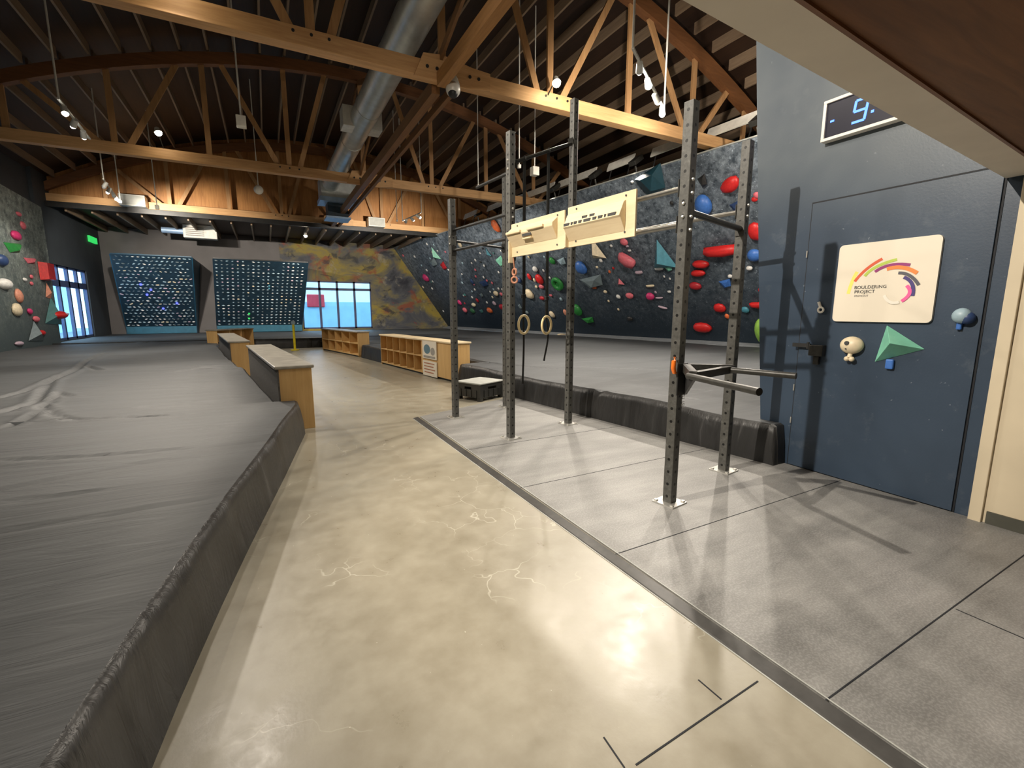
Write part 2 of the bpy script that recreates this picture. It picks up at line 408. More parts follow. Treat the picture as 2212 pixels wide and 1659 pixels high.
def zroof(x): return 8.35 - .0285 * (x - 2.85) ** 2        # underside of the arched top chords
# building shell
struct(MB().box(XL - .2, XL, -3.2, 21.9, 0, 6.6).build('wall_left', M['sidewall']))
wl = MB()
wl.box(XL - .1, XL + .1, 21.9, 28.6, 3.2, 6.6); wl.box(XL - .1, XL + .1, 21.9, 22.15, 0, 3.2); wl.box(XL - .1, XL + .1, 26.1, 28.6, 0, 3.2); wl.box(XL - .1, XL + .1, 22.15, 26.1, 0, .45)
struct(wl.build('wall_left_far', M['sidewall']), 'dark side wall around the left window')
wb = MB()
wb.box(XL, .85, 28.5, 28.7, 0, 5.6)
struct(wb.build('wall_back', M['backwall']), 'grey painted back wall behind the two training boards')
mu = MB(); mu.box(.85, 1.80, 28.5, 28.7, 0, 5.6); mu.box(5.60, XR, 28.5, 28.7, 0, 5.6); mu.box(1.80, 5.60, 28.5, 28.7, 3.22, 5.6); mu.box(1.80, 5.60, 28.5, 28.7, 0, .52)
struct(mu.build('wall_back_mural', M['mural']), 'back wall painted with a yellow, olive and red abstract mural')
struct(MB().box(XR, XR + .2, -3.2, YB, 0, 6.4).build('wall_right_outer', M['sidewall']))
struct(MB().box(XL, XR, -3.3, -3.1, 0, 9.2).build('wall_front', M['cream_wall']))
# right climbing wall: leaning out over the mat
def rw(y): return 10.5 + (28.5 - y) * .12, 7.05 + (28.5 - y) * .1275    # base x, top x
cw = MB(); vs = []; ys = [28.5, 22, 16, 10, 3.3]
for y in ys:
    b, t = rw(y); vs += [(b, y, .0), (b, y, .45), (t, y, 5.3), (t + .25, y, 5.3), (b + .3, y, .45), (b + .3, y, 0)]
n = len(ys); fs = []
for i in range(n - 1):
    for k in range(6): fs.append((i * 6 + k, i * 6 + (k + 1) % 6, (i + 1) * 6 + (k + 1) % 6, (i + 1) * 6 + k))
fs += [tuple(range(6)), tuple(range((n - 1) * 6, n * 6))]
cw.add(vs, fs); o = struct(cw.build('wall_right', M['climb']), 'long dark overhanging climbing wall dusted with chalk')
cap = MB()
for i in range(n - 1):
    a, b = ys[i], ys[i + 1]; cap.bar((rw(a)[1] + .0, a, 5.31), (rw(b)[1] + .0, b, 5.31), .05, .03)
cap.build('top_edge', M['cratetop'], o)
ks = MB()
for i in range(n - 1):
    a, b = ys[i], ys[i + 1]; A_, B_ = rw(a)[0], rw(b)[0]
    ks.add([(A_ - .42, a, .475), (A_ - .0, a, .58), (B_ - .0, b, .58), (B_ - .42, b, .475), (A_ - .42, a, .38), (A_, a, .38), (B_, b, .38), (B_ - .42, b, .38)], [(0, 1, 2, 3), (4, 7, 6, 5), (0, 3, 7, 4), (1, 5, 6, 2), (0, 4, 5, 1), (3, 2, 6, 7)])
struct(ks.build('trim_4', M['trimgrey']), 'pale grey padded strip along the foot of the right climbing wall')
# left climbing wall
lw = MB(); lw.prism([(-6.74, 0), (-6.55, 0), (-6.5, 5.05), (-6.74, 5.05)], 'y', 3, 21.9)
lw = MB(); lw.add([(-6.74, 3, 0), (-6.52, 3, 0), (-6.5, 3, 5.9), (-6.74, 3, 5.9), (-6.74, 21.85, 0), (-6.52, 21.85, 0), (-6.5, 21.85, 5.0), (-6.74, 21.85, 5.0)],
                  [(0, 1, 2, 3), (4, 7, 6, 5), (0, 4, 5, 1), (1, 5, 6, 2), (2, 6, 7, 3), (3, 7, 4, 0)])
struct(lw.build('wall_left_climbing', M['climbL']), 'grey-green climbing wall at the left picture edge')
# blue end wall with the door
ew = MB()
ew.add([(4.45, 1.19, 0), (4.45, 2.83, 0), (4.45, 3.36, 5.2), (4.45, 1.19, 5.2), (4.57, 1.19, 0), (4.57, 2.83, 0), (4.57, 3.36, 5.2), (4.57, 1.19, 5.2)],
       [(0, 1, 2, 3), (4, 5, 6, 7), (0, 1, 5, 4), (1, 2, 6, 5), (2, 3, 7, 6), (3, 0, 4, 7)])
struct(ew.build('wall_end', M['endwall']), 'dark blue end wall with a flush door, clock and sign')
struct(MB().box(4.445, 4.45, 1.295, 2.555, 0, 2.475).build('trim_1', M['dooredge']))
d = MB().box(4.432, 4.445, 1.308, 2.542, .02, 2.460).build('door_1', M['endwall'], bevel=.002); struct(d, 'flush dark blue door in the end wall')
hb = MB(); hb.box(4.37, 4.432, 2.30, 2.42, 1.10, 1.20); hb.box(4.40, 4.432, 2.34, 2.39, 1.02, 1.10)
hb.build('latch_box', M['steel'], d, bevel=.006)
hb = MB(); hb.bar((4.40, 2.42, 1.19), (4.40, 2.58, 1.19), .02, .035); hb.tube([(4.395, 2.44, 1.16), (4.395, 2.44, 1.22)], .012)
hb.build('latch_bolt', M['steel_dark'], d)
hb = MB()
for z in (.46, .78, 2.02): hb.tube([(4.425, 2.548, z - .03), (4.425, 2.548, z + .03)], .006)
hb.build('hinge_pin', M['bolt'], d)
# white column, its trim and baseboard
struct(MB().box(4.42, 4.60, .90, 1.19, 0, 2.40).build('wall_column', M['cream_wall']), 'cream painted wall end right of the blue wall')
struct(MB().box(4.395, 4.42, 1.135, 1.205, 0, 2.40).build('trim_2', M['cream_wall'], bevel=.004))
struct(MB().box(4.405, 4.42, .90, 1.115, 0, .10).build('baseboard_right', M['baseboard']))
struct(MB().box(4.45, 4.60, -3.1, .90, 0, 2.40).build('wall_front_right', M['darkwood']))
struct(MB().box(4.57, 4.69, -3.1, 1.19, 2.40, 6.4).build('wall_front_right_upper', M['sidewall']))
# header beam and low soffit overhead
bm_ = MB(); bm_.add([(.55, 1.02, 2.38), (4.43, 1.30, 2.38), (4.43, 1.115, 2.38), (.55, .845, 2.38), (.55, 1.02, 2.95), (4.43, 1.30, 2.95), (4.43, 1.115, 2.95), (.55, .845, 2.95)],
                    [(0, 1, 2, 3), (4, 7, 6, 5), (0, 4, 5, 1), (1, 5, 6, 2), (2, 6, 7, 3), (3, 7, 4, 0)])
struct(bm_.build('trim_header', M['beige']), 'beige boxed header beam crossing the top right corner')
mz = MB(); mz.add([(.55, .815, 2.365), (4.43, 1.085, 2.365), (4.43, -3.0, 2.365), (.55, -3.0, 2.365), (.55, .815, 2.55), (4.43, 1.085, 2.55), (4.43, -3.0, 2.55), (.55, -3.0, 2.55)],
                   [(0, 1, 2, 3), (4, 7, 6, 5), (0, 4, 5, 1), (1, 5, 6, 2), (2, 6, 7, 3), (3, 7, 4, 0)])
struct(mz.build('ceiling_low', M['darkwood']), 'dark stained wood soffit in the top right corner')
tr = MB(); tr.add([(.55, .845, 2.372), (4.43, 1.115, 2.372), (4.43, 1.085, 2.355), (.55, .815, 2.355), (.55, .845, 2.42), (4.43, 1.115, 2.42), (4.43, 1.085, 2.42), (.55, .815, 2.42)],
                  [(0, 1, 2, 3), (4, 7, 6, 5), (0, 4, 5, 1), (1, 5, 6, 2), (2, 6, 7, 3), (3, 7, 4, 0)])
struct(tr.build('trim_3', M['arch']))
# windows
w = MB()                                                    # left window: plane x=-6.75, y 22.15..26.1
w.box(-6.80, -6.70, 22.15, 26.1, 2.42, 2.66)
for k in range(5):
    y = 22.15 + 3.95 * k / 4; w.box(-6.80, -6.70, y - .07 if k else y, y + .07 if k < 4 else y, .45, 3.2)
w.box(-6.80, -6.70, 22.15, 26.1, 3.12, 3.2); w.box(-6.80, -6.70, 22.15, 26.1, .45, .53)
wf = struct(w.build('window_1', M['winframe']), 'tall glazed window on the left side wall with dark blue mullions')
MB().box(-6.76, -6.75, 22.16, 26.09, .46, 3.19).build('window_pane', M['glass'], wf)
w = MB()
for k in range(5):
    x = 1.80 + 3.80 * k / 4; w.box(max(x - .06, 1.80), min(x + .06, 5.60), 28.52, 28.6, .52, 3.22)
for z0, z1 in ((.52, .60), (2.70, 2.84), (3.14, 3.22)): w.box(1.8, 5.6, 28.52, 28.6, z0, z1)
wf = struct(w.build('window_2', M['winframe']), 'back wall window with four bays below the mural')
MB().box(1.81, 5.59, 28.555, 28.565, .53, 3.21).build('window_pane', M['glass'], wf)
# outside
struct(MB().box(-40, 40, 28.9, 60, -.3, -.1).build('ground_outside', M['asphalt']))
struct(MB().box(-3, 16, 34.0, 34.3, -.1, 2.15).build('fence_outside', M['outblue']), 'pale blue cladding seen through the back window')
struct(MB().box(-3, 20, 44, 44.5, 2.0, 8).build('facade_outside', M['outwhite']))
tag(MB().box(2.45, 3.55, 33.9, 34.0, 1.80, 2.65).build('street_sign', M['outred'], bevel=.05), 'red sign outside the back window, upper left pane', 'sign')
struct(MB().box(-14.3, -14, 10, 50, -.1, 3.9).build('fence_outside_side', M['outblue']), 'pale blue cladding seen through the left window')
# ------------------------------------------------------------ roof
rf = MB(); xs = [XL - .3 + (XR - XL + .6) * i / 40 for i in range(41)]; vs = []
for x in xs:
    z = max(zroof(x) + .54, 5.9)
    vs += [(x, -3.3, z), (x, 23.3, z), (x, -3.3, z + .1), (x, 23.3, z + .1)]
fs = []
for i in range(40):
    a, b = i * 4, i * 4 + 4
    fs += [(a, a + 1, b + 1, b), (a + 2, b + 2, b + 3, a + 3), (a, b, b + 2, a + 2), (a + 1, a + 3, b + 3, b + 1)]
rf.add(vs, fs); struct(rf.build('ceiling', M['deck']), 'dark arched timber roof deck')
struct(MB().box(XL - .2, XR + .2, 23.3, 28.8, 5.42, 5.55).build('ceiling_back', M['deck']), 'low dark roof over the far bay')
gb = MB(); n0 = 0
gv = [(XL, 5.3)] + [(x, min(9, zroof(x) + .54)) for x in [XL + (XR - XL) * i / 30 for i in range(31)]] + [(XR, 5.3)]
gb.prism(gv, 'y', 23.25, 23.33); struct(gb.build('wall_gable', M['gable']), 'orange-brown board gable over the far truss')
# joists
jg = {0: ('roof joist running over the nearest roof bay', 'joists of the nearest roof bay'), 1: ('roof joist running between the first and second trusses', 'joists of the second roof bay'),
      2: ('roof joist running between the second and third trusses', 'joists of the third roof bay'), 3: ('low roof joist over the far bay by the back wall', 'joists of the far roof bay')}
for bay, (ya, yb) in enumerate(((.6, 8.05), (8.35, 15.35), (15.65, 22.9))):
    first = None
    for i in range(31):
        x = -6.35 + i * .61
        if bay == 0 and x < .2: continue
        z = zroof(x) + .30
        if first is None:
            first = MB().box(x - .025, x + .025, ya, yb, z, z + .235).build('roof_joist', M['joist']); o = first; z0 = z
        else:
            o = copyobj(first, (x, (ya + yb) / 2, z))
        tag(o, jg[bay][0], 'joist', jg[bay][1])
first = None
for i in range(24):
    x = -6.3 + i * .75
    if first is None: first = MB().box(x - .03, x + .03, 23.4, 28.45, 5.17, 5.41).build('roof_joist', M['joist']); o = first
    else: o = copyobj(first, (x, 25.925, 5.17))
    tag(o, jg[3][0], 'joist', jg[3][1])
# trusses
def truss(y, label, nodes, verts, light):
    t = thing('roof_truss', label, 'truss', (2.85, y + .1, 5.42), 'wooden bowstring roof trusses')
    XA, XB = -6.70, 12.45
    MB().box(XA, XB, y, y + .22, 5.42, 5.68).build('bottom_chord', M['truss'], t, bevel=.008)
    c = MB(); k = 40; vs = []
    for i in range(k + 1):
        x = XA + (XB - XA) * i / k; z = zroof(x)
        vs += [(x, y + .01, z), (x, y + .21, z), (x, y + .21, z + .29), (x, y + .01, z + .29)]
    fs = [(0, 1, 2, 3), tuple(range(k * 4, k * 4 + 4))]
    for i in range(k):
        for q in range(4): fs.append((i * 4 + q, i * 4 + (q + 1) % 4, i * 4 + 4 + (q + 1) % 4, i * 4 + 4 + q))
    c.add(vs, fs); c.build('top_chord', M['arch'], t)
    for (xb, xt) in nodes:                                   # web members from the bottom chord to the arch
        xt2 = xt; m = MB(); m.bar((xb, y + .11, 5.66), (xt2, y + .11, zroof(xt2) + .02), .055, .13, up=(1, 0, 0)); m.build('web_member', M['truss_v'], t)
    for x in (.9, 3.0, 5.3):
        if x == 3.0:
            g = MB(); g.prism([(2.45, 5.38), (2.62, 5.76), (2.95, 5.80), (3.5, 5.72), (3.85, 5.70), (3.85, 5.42), (3.4, 5.36)], 'y', y - .045, y); g.build('gusset', M['truss'], t, bevel=.006)
            for q in (2.68, 2.85, 3.45, 3.62): MB().tube([(q, y - .06, 5.56), (q, y - .04, 5.56)], .028).build('bolt', M['steel_dark'], t)
        else:
            for q in (-.25, 0, .25): MB().tube([(x + q, y - .015, 5.60), (x + q, y + .005, 5.60)], .022).build('bolt', M['steel_dark'], t)
    return t
wn = [(.62, -.6), (.90, .90), (1.18, 2.0), (3.0, 3.0), (4.92, 4.0), (5.20, 5.20), (5.48, 6.75), (7.2, 7.2), (8.9, 7.7), (9.15, 9.15), (9.4, 10.3), (11, 11),
      (-1.05, -1.05), (-2.75, -1.6), (-3.05, -3.05), (-3.35, -4.6), (-5, -5)]
truss(8.11, 'nearest wooden bowstring truss, brightly lit, crossing the top of the picture', wn, None, 1)
truss(15.4, 'second wooden bowstring truss, midway down the room', wn, None, 0)
truss(22.9, 'farthest wooden bowstring truss, in front of the orange board gable', wn, None, 0)
# longitudinal centre beams and sway braces
tag(MB().box(2.84, 2.99, .6, 8.06, 5.28, 5.50).build('tie_beam', M['tie_near']), 'centre tie beam running toward the camera in front of the nearest truss', 'beam', 'centre tie beams')
tag(MB().box(2.84, 2.99, 8.34, 22.70, 5.28, 5.50).build('tie_beam', M['beam_shaded']), 'shaded centre tie beam running away beyond the nearest truss', 'beam', 'centre tie beams')
tag(MB().box(3.14, 3.22, 8.34, 22.70, 5.28, 5.42).build('tie_beam', M['beam_shaded']), 'thinner shaded beam just right of the far centre tie beam', 'beam', 'centre tie beams')
br = [((8.3, 5.70), (.9, 8.35), 'first sway brace rising from the nearest truss toward the camera'), ((8.3, 8.3), (15.4, 5.70), 'sway brace falling from the nearest arch to the second truss'),
      ((8.3, 5.70), (15.4, 8.3), 'sway brace rising from the nearest truss to the second arch'), ((15.6, 5.7), (22.9, 8.3), 'sway brace rising from the second truss to the third arch'), ((15.6, 8.3), (22.9, 5.7), 'sway brace falling from the second arch to the third truss')]
for i, (a, b, l) in enumerate(br):
    tag(MB().bar((2.93 - .06 * (i % 2), a[0], a[1]), (2.93 - .06 * (i % 2), b[0], b[1]), .05, .14).build('sway_brace', M['beam_shaded']), l, 'brace')
# grey steel ledger under the third truss with two white boxes
sl = MB(); sl.box(-6.7, 9.3, 22.72, 22.86, 5.20, 5.38); tag(sl.build('steel_ledger', M['steel_dark']), 'dark steel ledger beam below the farthest truss', 'beam')
for (a, b, l) in ((-4.52, -3.73, 'white metal box left of the hanging cable, on the farthest truss'), (4.45, 5.2, 'white metal box on the right half of the steel ledger')):
    t = thing('junction_box', l, 'box', ((a + b) / 2, 22.6, 5.40), 'white boxes on the far truss')
    MB().box(a, b, 22.4, 22.895, 5.40, 5.80).build('body', M['white_metal'], t, bevel=.01)
    MB().box(a + .03, b - .03, 22.385, 22.4, 5.43, 5.77).build('cover', M['cratetop'], t, bevel=.004)
# ------------------------------------------------------------ crash mats
def ridge(P, A, B):
    A, B = np.array(A), np.array(B); d = B - A; L2 = float(d @ d)
    t = np.clip(((P - A) @ d) / L2, 0, 1); return np.linalg.norm(P - (A + t[..., None] * d), axis=-1)
def surf(name, mats, xl, xr, ylist, folds, z0, skirtL, skirtR, nx, seed, zfun=None, near=False, power=1.0):
    """mat: rows along y, columns from xl(y) to xr(y); skirts fold down to the floor on the given sides"""
    ys = np.array(ylist); us = np.linspace(0, 1, nx) ** power
    XLf = np.array([xl(y) for y in ys]); XRf = np.array([xr(y) for y in ys])
    if skirtR and not skirtL: us = 1 - us[::-1]
    X = XLf[:, None] + (XRf - XLf)[:, None] * us[None, :]; Y = np.repeat(ys[:, None], nx, 1)
    P = np.stack([X, Y], -1); H = np.full(X.shape, float(z0))
    if zfun is not None: H = zfun(X, Y)
    rng = np.random.RandomState(seed)
    for k in range(14):
        a = rng.uniform(-.25, .25); fx, fy = math.sin(a), math.cos(a); w = rng.uniform(.9, 4.5); ph = rng.uniform(0, 6)
        H += .0022 * np.sin((X * fx + Y * fy) * w + ph + .8 * np.sin(X * .7 + ph))
    for pts in folds:
        dm = np.full(X.shape, 9.)
        for a, b in zip(pts[:-1], pts[1:]): dm = np.minimum(dm, ridge(P, a, b))
        dd = .5 * (pts[0][1] + pts[-1][1]); w = .011 + .0028 * dd
        H += -(.017 + .0013 * dd) * np.exp(-(dm / w) ** 2) + (.006 + .0008 * dd) * np.exp(-((dm - 2.0 * w) / (w * 1.1)) ** 2)
    rows = []
    for r in range(len(ys)):
        row = [(X[r, c], Y[r, c], H[r, c], 0) for c in range(nx)]
        w1 = .010 * math.sin(ys[r] * 3.3) + .006 * math.sin(ys[r] * 8.7 + 1)
        if skirtL:
            x = X[r, 0]; h = H[r, 0]; row[0] = (x, Y[r, 0], h - .004, 0)
            row = [(x - .075, ys[r], 0, 1), (x - .065 + w1, ys[r], h * .45, 1), (x - .045 + w1 * .5, ys[r], h * .8, 1), (x - .028, ys[r], h - .018, 1)] + row
        if skirtR:
            x = X[r, -1]; h = H[r, -1]; row[-1] = (x, Y[r, -1], h - .004, 0)
            row += [(x + .028, ys[r], h - .018, 1), (x + .045 + w1 * .5, ys[r], h * .8, 1), (x + .065 + w1, ys[r], h * .45, 1), (x + .085, ys[r], 0, 1)]
        rows.append(row)
    if near:
        r0 = rows[0]
        for dy, fz in ((.03, .96), (.06, .5), (.075, 0)): rows.insert(0, [(a[0], a[1] - dy, a[2] * fz, 1) for a in r0])
    nc = len(rows[0]); vs = [v[:3] for r in rows for v in r]; mb = MB(); fs = []; ms = []
    for r in range(len(rows) - 1):
        for c in range(nc - 1):
            q = (r * nc + c, r * nc + c + 1, (r + 1) * nc + c + 1, (r + 1) * nc + c); fs.append(q)
            ms.append(1 if max(rows[r][c][3], rows[r][c + 1][3], rows[r + 1][c][3]) and (rows[r][c][3] + rows[r][c + 1][3] + rows[r + 1][c][3]) > 0 else 0)
    mb.v = vs; mb.f = fs; mb.m = ms
    o = mb.build(name, mats, smooth=False)
    o.data.polygons.foreach_set('use_smooth', [True] * len(o.data.polygons)); return o
def lr(y):
    if y < 6.06: return float(np.interp(y, (-1.5, 1.35, 2.0, 2.6, 3.2, 4.5, 5.84, 6.06), (-.90, -.58, -.495, -.400, -.295, -.05, .19, .23)))
    if y < 6.3: return .23
    if y < 6.32: return .02
    if y < 10.6: return -.02 - .121 * (y - 6.3)
    if y < 12.2: return -.60 - .14 * (y - 10.6)
    if y < 17.3: return -.86 - .125 * (y - 12.3)
    return -1.55 + .0 * (y - 17.3) - (.1 if y > 19 else 0)
ylist = list(np.concatenate([np.arange(-1.2, 6.0, .04), [6.0, 6.03, 6.055, 6.065], np.arange(6.12, 6.30, .05), [6.305, 6.325], np.arange(6.4, 14, .06), np.arange(14.05, 20.95, .15)]))
LMF = [
[(-2.66, 6.93), (-2.59, 7.63), (-3.13, 9.85), (-3.29, 11.62), (-3.76, 14.02), (-3.85, 15.83)] ,
[(-2.57, 7.1), (-2.4, 7.25), (-2.13, 6.58), (-1.85, 6.18), (-0.95, 5.95)] ,
[(-1.83, 4.67), (-1.38, 4.5), (-0.92, 4.42), (-0.44, 4.33)] ,
[(-1.54, 3.86), (-1.36, 3.94), (-1.02, 4.04), (-0.78, 4.14)] ,
[(-1.44, 3.59), (-1.04, 3.55)] ,
[(-0.76, 2.11), (-0.58, 2.06), (-0.45, 2.01)] ,
[(-2.33, 6.03), (-2.27, 6.43), (-2.39, 7.15), (-2.59, 8.33), (-2.37, 7.94)] ,
[(-3.27, 12.11), (-2.85, 11.15)] ,
[(-1.55, 10.23), (-0.57, 11.65)] ,
[(-1.31, 11.25), (-0.5, 9.97)] ,
[(-5.71, 23.13), (-1.63, 17.67)] ,
[(-3.11, 8.18), (-3.03, 8.73), (-3.24, 10.57)] ,
[(-1.39, 6.62), (-0.17, 6.69)] ,
[(-1.27, 3.11), (-0.91, 3.1), (-0.46, 3.14)] ,
]
RMF = [
[(4.05, 9.87), (4.2, 8.23), (4.86, 7.28)] ,
[(4.57, 6.3), (4.97, 5.84)] ,
[(4.83, 5.05), (5.32, 4.2)] ,
[(6.67, 5.06), (7.85, 5.09)] ,
[(5.23, 5.47), (6.46, 5.42)] ,
[(4.75, 8.03), (6.46, 6.28)] ,
[(3.89, 5.27), (4.63, 3.86)] ,
]
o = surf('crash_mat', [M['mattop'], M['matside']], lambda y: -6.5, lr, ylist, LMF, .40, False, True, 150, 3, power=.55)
tag(o, 'huge wrinkled dark grey crash mat filling the left foreground', 'mat', 'crash mats')
def rl(y):
    b = 4.33 - .124 * (y - 2.65)
    if 8.95 < y < 13.5: return b + .50
    if 15.6 < y < 19.6: return b + .40
    return b
def rr(y): return 4.44 if y < 2.86 else rw(y)[0] - .02 if y > 3.3 else rw(3.3)[0] - .02
ylist2 = list(np.concatenate([np.arange(2.65, 2.86, .04), [2.865], np.arange(2.9, 8.9, .05), [8.94, 8.96], np.arange(9.0, 13.45, .08), [13.49, 13.51], np.arange(13.6, 15.55, .1), [15.59, 15.61], np.arange(15.7, 19.55, .15), [19.59, 19.61], np.arange(19.7, 20.98, .15)]))
o = surf('crash_mat', [M['mattop'], M['matside']], rl, rr, ylist2, RMF, .41, True, False, 120, 8, zfun=lambda X, Y: .41 + .0 * X + np.clip((X - 6) / 6, 0, 1) * .06, near=True, power=1.8)
tag(o, 'wide dark grey crash mat under the long right climbing wall', 'mat', 'crash mats')
bkm = surf('crash_mat', [M['mattop'], M['matside']], lambda y: -6.6, lambda y: rw(y)[0] - .02, list(np.arange(21.1, 28.45, .3)) + [28.48], [], .42, False, False, 60, 5, near=True)
tag(bkm, 'dark grey crash mat across the far end below the training boards', 'mat', 'crash mats')
# step sized mat blocks between the shoe shelves

# ------------------------------------------------------------ shelves and benches
def Z2(a, b): return (b[0] - a[0], b[1] - a[1])
def shelf(name, label, A, B, depth, H, cub=None, end=None, group='plywood shoe shelves and benches', side='ply', cat='shelf', ncol=6, colspan=(0, 1), top='greytop', back_side=None, poster=False):
    """A->B is the front bottom edge seen left to right; depth goes behind"""
    L = math.dist(A, B); fr = Frame(A, Z2(A, B)); c = fr(L / 2, depth / 2, 0)
    t = thing(name, label, cat, (c.x, c.y, 0), group)
    W = MB(); W.box(0, L, depth - .02, depth, .05, H - .04, fr); W.build('back_panel', M[back_side or side], t)
    for nm, x0, x1 in (('side_panel', 0, .025), ('side_panel', L - .025, L)): MB().box(x0, x1, 0, depth - .02, .0, H - .04, fr).build(nm, M['ply'], t, bevel=.003)
    MB().box(.025, L - .025, .0, depth - .02, .05, .075, fr).build('bottom_panel', M['ply_h'], t)
    MB().box(.02, L - .02, .04, depth - .06, 0, .05, fr).build('plinth', M['steel_dark'], t)
    MB().box(-.03, L + .03, -.03, depth + .03, H - .04, H, fr).build('top_slab', M[top], t, bevel=.012)
    if cub:
        x0, x1, n, rows = cub
        for k in range(1, rows): MB().box(.025 if x0 < .1 else x0, x1, 0, depth - .02, .075 + (H - .115) * k / rows - .01, .075 + (H - .115) * k / rows + .01, fr).build('shelf_board', M['ply_h'], t)
        for k in range(1, n + 1):
            x = x0 + (x1 - x0) * k / n
            if x > L - .05: continue
            MB().box(x - .009, x + .009, .002, depth - .02, .075, H - .04, fr).build('divider', M['ply'], t)
        if x1 < L - .1: MB().box(x1, L, -.004, .012, .05, H - .04, fr).build('front_panel', M['ply'], t)
    else:
        MB().box(.025, L - .025, 0, .018, .05, H - .04, fr).build('front_panel', M[side], t)
    return t, fr, L
shelf('shoe_bench', 'near plywood bench with grey top at the corner of the left mat', (.455, 6.34), (.01, 10.72), .40, .83, cub=(.03, 4.37, 9, 2), back_side='carpet', cat='bench')
shelf('shoe_bench', 'middle plywood bench with grey top behind the nearest bench', (-.42, 12.42), (-1.0, 17.2), .40, .82, cub=(.03, 4.7, 9, 2), back_side='carpet', cat='bench')
shelf('shoe_bench', 'farthest left plywood shelf unit angled behind the middle bench', (-1.42, 19.0), (-.50, 24.2), .36, .83, cub=(.03, 5.2, 8, 1), cat='bench') if False else None
t3 = shelf('shoe_shelf', 'far left plywood cubby unit standing behind the two benches', (-.55, 20.9), (-1.66, 20.0), .40, .83, cub=(.03, 1.38, 2, 2), cat='shelf') if False else None
r1, fr1, L1 = shelf('shoe_shelf', 'farther plywood shoe cubby on the right with an orange end', (1.86, 19.5), (2.60, 15.72), .38, .85, cub=(.03, 3.8, 5, 2))
r2, fr2, L2 = shelf('shoe_shelf', 'nearer plywood shoe cubby with two posters, behind the leftmost rig post', (2.84, 13.42), (3.41, 9.05), .40, .86, cub=(.03, 2.80, 6, 2), top='birch')
r3, fr3, L3 = shelf('shoe_shelf', 'far left plywood cubby unit behind the two left benches', (-1.62, 19.3), (-.52, 20.9), .40, .86, cub=(.03, 1.9, 3, 1))
# posters on the nearer shelf
pt = thing('poster', 'upper poster on the shoe cubby with a round grey-blue picture', 'poster', tuple(fr2(3.28, -.02, .50)), 'posters on the shoe cubby')
MB().box(2.93, 3.66, -.03, -.012, .42, .84, fr2).build('sheet', M['paper'], pt)
def disc(fr, x, z, rx, rz, y=-.033):
    return MB().add([fr(x + rx * math.cos(t), y, z + rz * math.sin(t)) for t in [2 * PI * k / 20 for k in range(20)]] + [fr(x + rx * math.cos(t), y + .002, z + rz * math.sin(t)) for t in [2 * PI * k / 20 for k in range(20)]],
                    [tuple(range(20)), tuple(range(20, 40))] + [(k, (k + 1) % 20, 20 + (k + 1) % 20, 20 + k) for k in range(20)])
disc(fr2, 3.18, .64, .17, .11).build('picture', M['inkblue'], pt); disc(fr2, 3.48, .60, .11, .09).build('picture', M['inkgrey'], pt)
MB().box(2.99, 3.60, -.033, -.030, .44, .49, fr2).build('caption_band', M['inkgrey'], pt)
pt = thing('poster', 'lower poster on the shoe cubby with brown text lines', 'poster', tuple(fr2(3.28, -.02, .05)), 'posters on the shoe cubby')
MB().box(2.93, 3.66, -.03, -.012, .02, .37, fr2).build('sheet', M['paper'], pt)
for k, (a, b) in enumerate(((3.0, 3.55), (3.0, 3.50), (3.0, 3.58), (3.02, 3.5))):
    MB().box(a, b, -.033, -.030, .30 - k * .07, .325 - k * .07, fr2).build('text_line', M['inkred'], pt)
hk = MB()
for z in (.70, .28): hk.box(3.74, 3.86, -.02, -.004, z - .05, z + .05, fr2)
# step crate
fc = Frame((3.05, 6.87), (.59, .26)); ct = thing('step_crate', 'black plastic step crate with a grey top beside the rig', 'crate', tuple(fc(.31, .29, 0)))
mb = MB()
for x0, x1, y0, y1 in ((0, .62, 0, .02), (0, .62, .54, .56), (0, .02, .02, .54), (.60, .62, .02, .54)):
    mb.box(x0, x1, y0, y1, .06, .10, fc); mb.box(x0, x1, y0, y1, .235, .285, fc); mb.box(x0, x1, y0, y1, .10, .19, fc)
    if x1 - x0 > .1: [mb.box(a, b, y0, y1, .19, .235, fc) for a, b in ((0, .2), (.42, .62))]
    else: [mb.box(x0, x1, a, b, .19, .235, fc) for a, b in ((.02, .2), (.36, .54))]
for k in range(4):
    mb.box(.10 + k * .12, .14 + k * .12, -.012, 0, .06, .19, fc); mb.box(-.012, 0, .08 + k * .12, .12 + k * .12, .06, .19, fc)
mb.build('crate_body', M['crate'], ct)
for x, y in ((0, 0), (.54, 0), (0, .48), (.54, .48)): MB().box(x, x + .08, y, y + .08, 0, .06, fc).build('foot', M['crate'], ct, bevel=.006)
MB().box(-.01, .63, -.01, .57, .285, .31, fc).build('lid', M['cratetop'], ct, bevel=.008)
# yellow barrier post
yp = thing('barrier_post', 'thin yellow post standing in the far aisle', 'post', (.88, 19.8, 0))
MB().tube([(.88, 19.8, 0), (.88, 19.8, .03)], .16, 20).build('base', M['yellow'], yp)
MB().tube([(.88, 19.8, .03), (.88, 19.8, 1.0)], .045, 14).build('pole', M['yellow'], yp, smooth=True)
MB().sphere((.88, 19.8, 1.07), .085).build('cap', M['h_sky'], yp, smooth=True)

